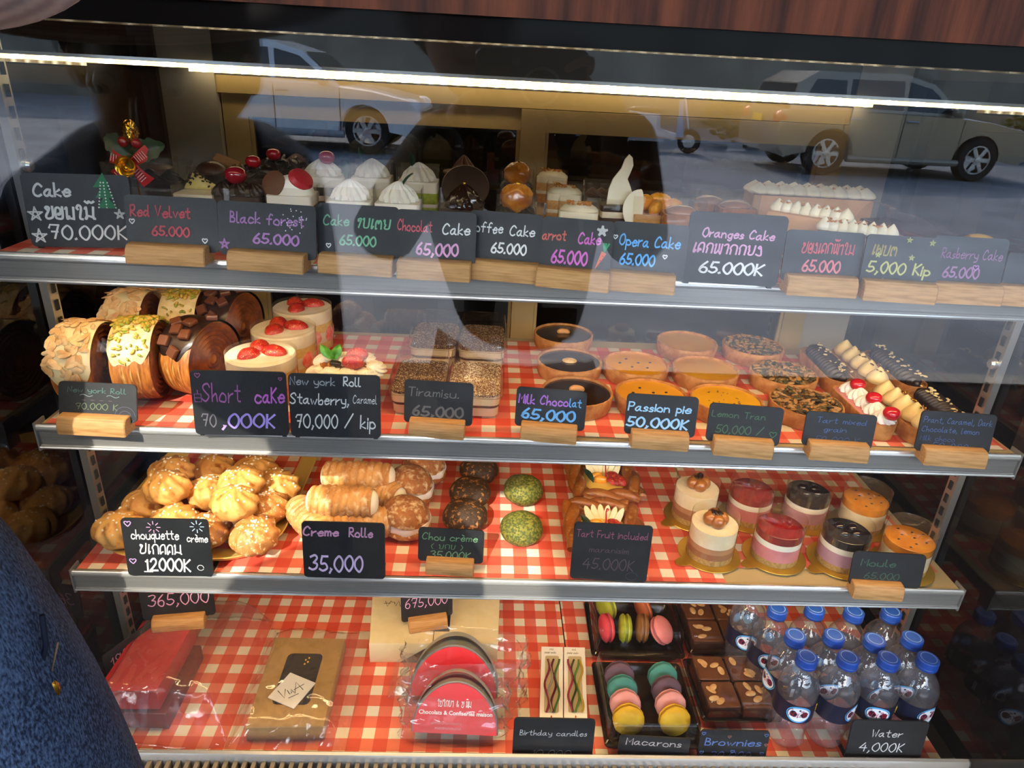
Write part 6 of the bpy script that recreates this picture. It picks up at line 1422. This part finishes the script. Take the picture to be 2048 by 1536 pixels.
def straw():
    m, n, l = _mat('woven_hat'); b = n['Principled BSDF']; b.inputs['Roughness'].default_value = .8
    tc = n.new('ShaderNodeTexCoord'); wv = n.new('ShaderNodeTexWave'); wv.wave_type = 'RINGS'; wv.rings_direction = 'Z'; wv.inputs['Scale'].default_value = 42; wv.inputs['Distortion'].default_value = 1.2; wv.inputs['Detail'].default_value = 2; wv.inputs['Detail Scale'].default_value = 3
    l.new(tc.outputs['Object'], wv.inputs['Vector']); r = n.new('ShaderNodeValToRGB'); r.color_ramp.elements[0].color = (*rgb('d0ccd0'), 1); r.color_ramp.elements[1].color = (*rgb('ffffff'), 1)
    l.new(wv.outputs[0], r.inputs[0]); l.new(r.outputs[0], b.inputs['Base Color']); return m
m_hat = straw()
hb = MB().lathe([(.094, .002), (.13, -.004), (.17, -.010), (.2, -.012), (.2035, -.009), (.2, -.006), (.17, -.003), (.13, .004), (.098, .012), (.094, .035), (.088, .070), (.070, .095), (.04, .104), (0, .106)], 72, wob=lambda a, z_: 1+.012*sin(3*a+1)).build('woven_hat', m_hat, nt, 60)
hb.location = (-.405, .215, z+.072); hb.rotation_euler = (-.30, .10, .2)
MB().lathe([(.0965, .014), (.0975, .016), (.0955, .036), (.0945, .036)], 60).build('hat_band', mat('hat_band', '3a2f2a', rough=.7), hb)
# jacket details on the sleeve that hangs by the glass
bt = aty(85, 1380, .2150)
MB().lathe([(0, .004), (.004, .004), (.0062, .003), (.0065, .001), (.006, 0)], 20, T(bt.x, bt.y, bt.z) @ RZ(.5) @ RX(pi/2)).build('brass_button', m_gold, nt)
sm = [aty(u, v, yy) for u, v, yy in ((84, 1230, .2200), (92, 1290, .2175), (80, 1345, .2165), (74, 1390, .2165), (92, 1440, .2160), (112, 1490, .2155), (135, 1536, .2150), (150, 1580, .2150))]
MB().tube([tuple(q) for q in sm], .0011, 6).build('sleeve_seam', mat('denim_seam', '131c30', rough=.9), nt)
MB().tube([(q.x+.004, q.y+.0015, q.z) for q in sm[1:]], .0004, 5).build('stitching', mat('stitch', '8a6a4a', rough=.8), nt)

# ------------------------------------------------------------------ the street behind, seen in the glass
ROAD = -.05
m_tyre = mat('tyre', '141414', rough=.8); m_rim = mat('alloy', 'b9bcc0', rough=.25, metal=.9); m_cwin = mat('car_window', '10151a', rough=.05, coat=.5)
def suv(label, x, y, yaw, paint, trim, plate):
    t = thing('car', label, 'car', (x, y, ROAD), yaw)              # local +x is the car's nose, wheelbase 2.75
    def arch(cx): return [(cx+.42*cos(a), .36+.42*sin(a)) for a in [pi*i/10 for i in range(0, 11)]][::-1]
    lo = [(-2.28, .42), (-2.30, .75), (-2.24, 1.02), (-1.2, 1.06), (.9, 1.04), (1.5, .98), (2.12, .86), (2.25, .72), (2.26, .40), (2.15, .30)]
    lo += [(1.375+.42*cos(a), .36+.42*sin(a)) for a in [pi*i/10 for i in range(0, 11)]]+[(.9, .26), (-.9, .26)]+[(-1.375+.42*cos(a), .36+.42*sin(a)) for a in [pi*i/10 for i in range(0, 11)]]+[(-2.15, .30)]
    A = RX(pi/2)
    MB().prism(lo[::-1], -.90, .90, A, bev=.05).build('car_body', paint, t, 30)
    g0 = [(-2.15, 1.02), (1.0, 1.0), (.35, 1.52), (-.2, 1.66), (-1.7, 1.64), (-2.02, 1.45)]
    b = MB(); n = len(g0); b.add([(px, s*(.86-.22*(pz-1.0)), pz) for s in (-1, 1) for px, pz in g0], [tuple(range(n)), tuple(range(n, 2*n))[::-1]]+[(i, n+i, n+(i+1) % n, (i+1) % n) for i in range(n)]); b.build('cabin', paint, t, 25)
    for s in (-1, 1):
        for q in ([(-1.95, 1.1), (-1.2, 1.1), (-1.2, 1.52), (-1.72, 1.52)], [(-1.12, 1.1), (-.16, 1.1), (-.2, 1.55), (-1.1, 1.54)], [(-.08, 1.1), (.78, 1.08), (.3, 1.45), (-.1, 1.54)]):
            b = MB(); k = len(q); b.add([(px, s*(.872-.22*(pz-1.0)+d), pz) for d in (0, -.02) for px, pz in q], [tuple(range(k)), tuple(range(k, 2*k))[::-1]]+[(i, k+i, k+(i+1) % k, (i+1) % k) for i in range(k)]); b.build('side_window', m_cwin, t, 0)
        for px in (-1.0, .02): MB().tube([(px-.1, s*.92, .93), (px, s*.945, .935), (px+.1, s*.92, .93)], .018, 8).build('door_handle', m_rim, t)
        for px in (-1.16, -.12, .95): MB().box(px-.006, px+.006, s*.898-.004, s*.898+.006, .34, 1.0).build('door_gap', m_blackm, t)
        MB().tube([(-1.0, s*.90, .30), (1.0, s*.90, .30)], .06, 10).build('side_step', trim, t)
        MB().ball((.72, s*1.0, 1.12), (.09, .13, .09), 16, 10).build('side_mirror', trim, t)
        MB().ball((-2.20, s*.72, .90), (.13, .19, .12), 18, 12).build('tail_light', mat('tail_red', 'b3121c', rough=.12, coat=.7), t)
        MB().ball((2.08, s*.68, .78), (.17, .20, .11), 18, 12).build('head_light', mat('head_lamp', 'd5dde4', rough=.1), t)
        for px in (-1.375, 1.375):
            wmb = MB().lathe([(.24, -.10), (.34, -.11), (.365, -.07), (.365, .07), (.34, .11), (.24, .10)], 40, T(px, s*.80, .365) @ RX(pi/2)); wo = wmb.build('tyre', m_tyre, t)
            rm = MB().lathe([(.24, -.09), (.245, 0), (.24, .09), (.215, .09), (.215, -.09), (.24, -.09)], 36, T(px, s*.80, .365) @ RX(pi/2))
            for k in range(6): rm.box(.03, .222, -.034, .034, -.03, .03, T(px, s*.875, .365) @ RX(pi/2) @ RZ(k*pi/3) @ RY(0))
            rm.lathe([(0, -.045), (.05, -.04), (.06, .03), (.0, .04)], 20, T(px, s*.875, .365) @ RX(pi/2)); rm.build('rim', m_rim, wo)
    MB().box(-2.335, -2.315, -.2, .2, .80, .92).build('number_plate', mat('plate_'+label[:4], plate, rough=.4), t)
    MB().box(2.24, 2.29, -.62, .62, .52, .70).build('grille', m_blackm, t)
    b = MB(); b.add([(px+.02, s_*(.80-.22*(pz-1.0)), pz+.012) for px, pz, s_ in ((.96, 1.03, -1), (.96, 1.03, 1), (.37, 1.5, 1), (.37, 1.5, -1))], [(0, 1, 2, 3)]); b.build('windscreen', m_cwin, t, 0)
    b = MB(); b.add([(px-.012, s_*(.80-.22*(pz-1.0)), pz) for px, pz, s_ in ((-2.14, 1.06, -1), (-2.03, 1.43, -1), (-2.03, 1.43, 1), (-2.14, 1.06, 1))], [(0, 1, 2, 3)]); b.build('rear_window', m_cwin, t, 0)
m_pw = mat('paint_white', 'd5d9de', rough=.15, coat=.6); m_pg = mat('paint_champagne', '8f8574', rough=.22, metal=.35, coat=.6)
suv('white four-wheel-drive car parked across the street, mirrored in the glass', -3.45, -12.2, .04, m_pw, mat('white_trim', '8f959c', rough=.4), 'd8d8d0')
suv('champagne grey four-wheel-drive car parked across the street, mirrored in the glass', 7.0, -12.3, -.04, m_pg, m_pg, 'e8b81c')
m_bush = mat('bush_leaf', '4f6b2c', '2f4a1e', scale=20, rough=.6)
for k, (x, y, s) in enumerate(((1.2, -15.8, .9), (5.8, -15.8, 1.0), (12.5, -15.4, 1.0))):
    t = thing('bush', ('leafy green bush across the street behind the scooter', 'leafy green bush across the street nearest the grey car', 'leafy green bush across the street past the nose of the grey car')[k], 'bush', (x, y, ROAD), 0, 'bushes across the street')
    b = MB()
    for i in range(900):
        v = Vector((random.gauss(0, 1), random.gauss(0, 1), random.gauss(0, 1))).normalized()*s*random.uniform(.55, 1); b.add([(-.06, 0, 0), (0, .03, .01), (.07, 0, 0), (0, -.03, .01)], [(0, 1, 2, 3)], T(v.x*1.2, v.y*.7, max(.05, v.z*.6+.7)) @ RZ(random.random()*6) @ RX(random.random()*6) @ S3(1.4))
    b.build('foliage', m_bush, t, 0); MB().tube([(0, 0, 0), (.05, 0, .4), (0, .05, .8)], [.05, .04, .02], 8).build('stem', mat('bark', '4a3826', rough=.9), t)
sc_ = thing('scooter', 'white and blue scooter parked across the street by the bushes', 'scooter', (3.45, -14.2, ROAD), .5)
for px in (-.6, .6):
    w_ = MB().lathe([(.13, -.05), (.2, -.06), (.24, 0), (.2, .06), (.13, .05)], 28, T(px, 0, .24) @ RX(pi/2)).build('tyre', m_tyre, sc_); MB().lathe([(0, -.03), (.14, -.03), (.14, .03), (0, .03)], 20, T(px, 0, .24) @ RX(pi/2)).build('rim', m_rim, w_)
MB().prism([(-.75, .35), (-.2, .3), (.35, .26), (.42, .34), (-.05, .42), (-.1, .72), (-.7, .74)], -.14, .14, RX(pi/2), bev=.02).build('scooter_body', mat('scooter_white', 'cdd6dc', rough=.2), sc_)
MB().ball((-.38, 0, .78), (.36, .14, .07), 20, 10).build('seat', m_blackm, sc_)
MB().prism([(.36, .3), (.5, .3), (.42, 1.0), (.34, 1.0)], -.17, .17, RX(pi/2), bev=.02).build('front_shield', mat('scooter_blue', '3f9fd0', rough=.25), sc_)
MB().tube([(.6, 0, .24), (.42, 0, .95), (.38, 0, 1.05)], .03, 8).build('fork', m_rim, sc_); MB().tube([(.32, -.33, 1.06), (.38, 0, 1.05), (.32, .33, 1.06)], .018, 8).build('handlebar', m_blackm, sc_)
# cardboard boxes and white paper outside the end glass
m_cb = mat('carton', '6e4b2e', '5d3e26', scale=20, rough=.7)
for k, (x, y, z0, w_, d_, h_, a, lab) in enumerate(((.90, .98, Z3-.02, .34, .30, .16, .1, 'brown cardboard box at the bottom of the stack outside the end glass'), (.88, 1.0, Z3+.1435, .30, .26, .13, -.12, 'brown cardboard box in the middle of the stack outside the end glass'), (.92, 1.05, Z3+.277, .26, .22, .12, .2, 'brown cardboard box topmost of the stack outside the end glass'))):
    t = thing('cardboard_box', lab, 'box', (x, y, z0), a, 'cardboard boxes outside the end glass')
    MB().box(-w_/2, w_/2, -d_/2, d_/2, 0, h_).build('box_body', m_cb, t); MB().box(-.02, .02, -d_/2-.0008, d_/2+.0008, h_, h_+.0008).build('tape', mat('tape', '9a7a4c', rough=.3), t)
    for s in (-1, 1): MB().box(-w_/2+.002, w_/2-.002, s*.004 if s > 0 else -d_/2, d_/2 if s > 0 else -.004, h_+.0009, h_+.0022).build('flap', m_cb, t)
ct = thing('side_counter', 'dark side counter holding the cardboard boxes beyond the end glass', 'counter', (.95, .95, 0), 0)
MB().box(-.26, .30, -.40, .34, 0, Z3-.055).build('cabinet', m_blackm, ct); MB().box(-.28, .32, -.42, .36, Z3-.055, Z3-.0215).build('counter_top', m_wallwood, ct)
t = thing('paper_stack', 'loose white paper bags piled on the side counter outside the end glass', 'paper bags', (.78, .66, Z3-.0205), .3)
for k in range(4):
    MB().grid(lambda a, c, k=k: ((a-.5)*.16, (c-.5)*.13, .004+.008*k+.022*a*a+.01*sin(3*c+k)), 12, 10, RZ(.25*k)).build('paper_bag', mat('paper_white', 'd9d2c6', rough=.7), t)
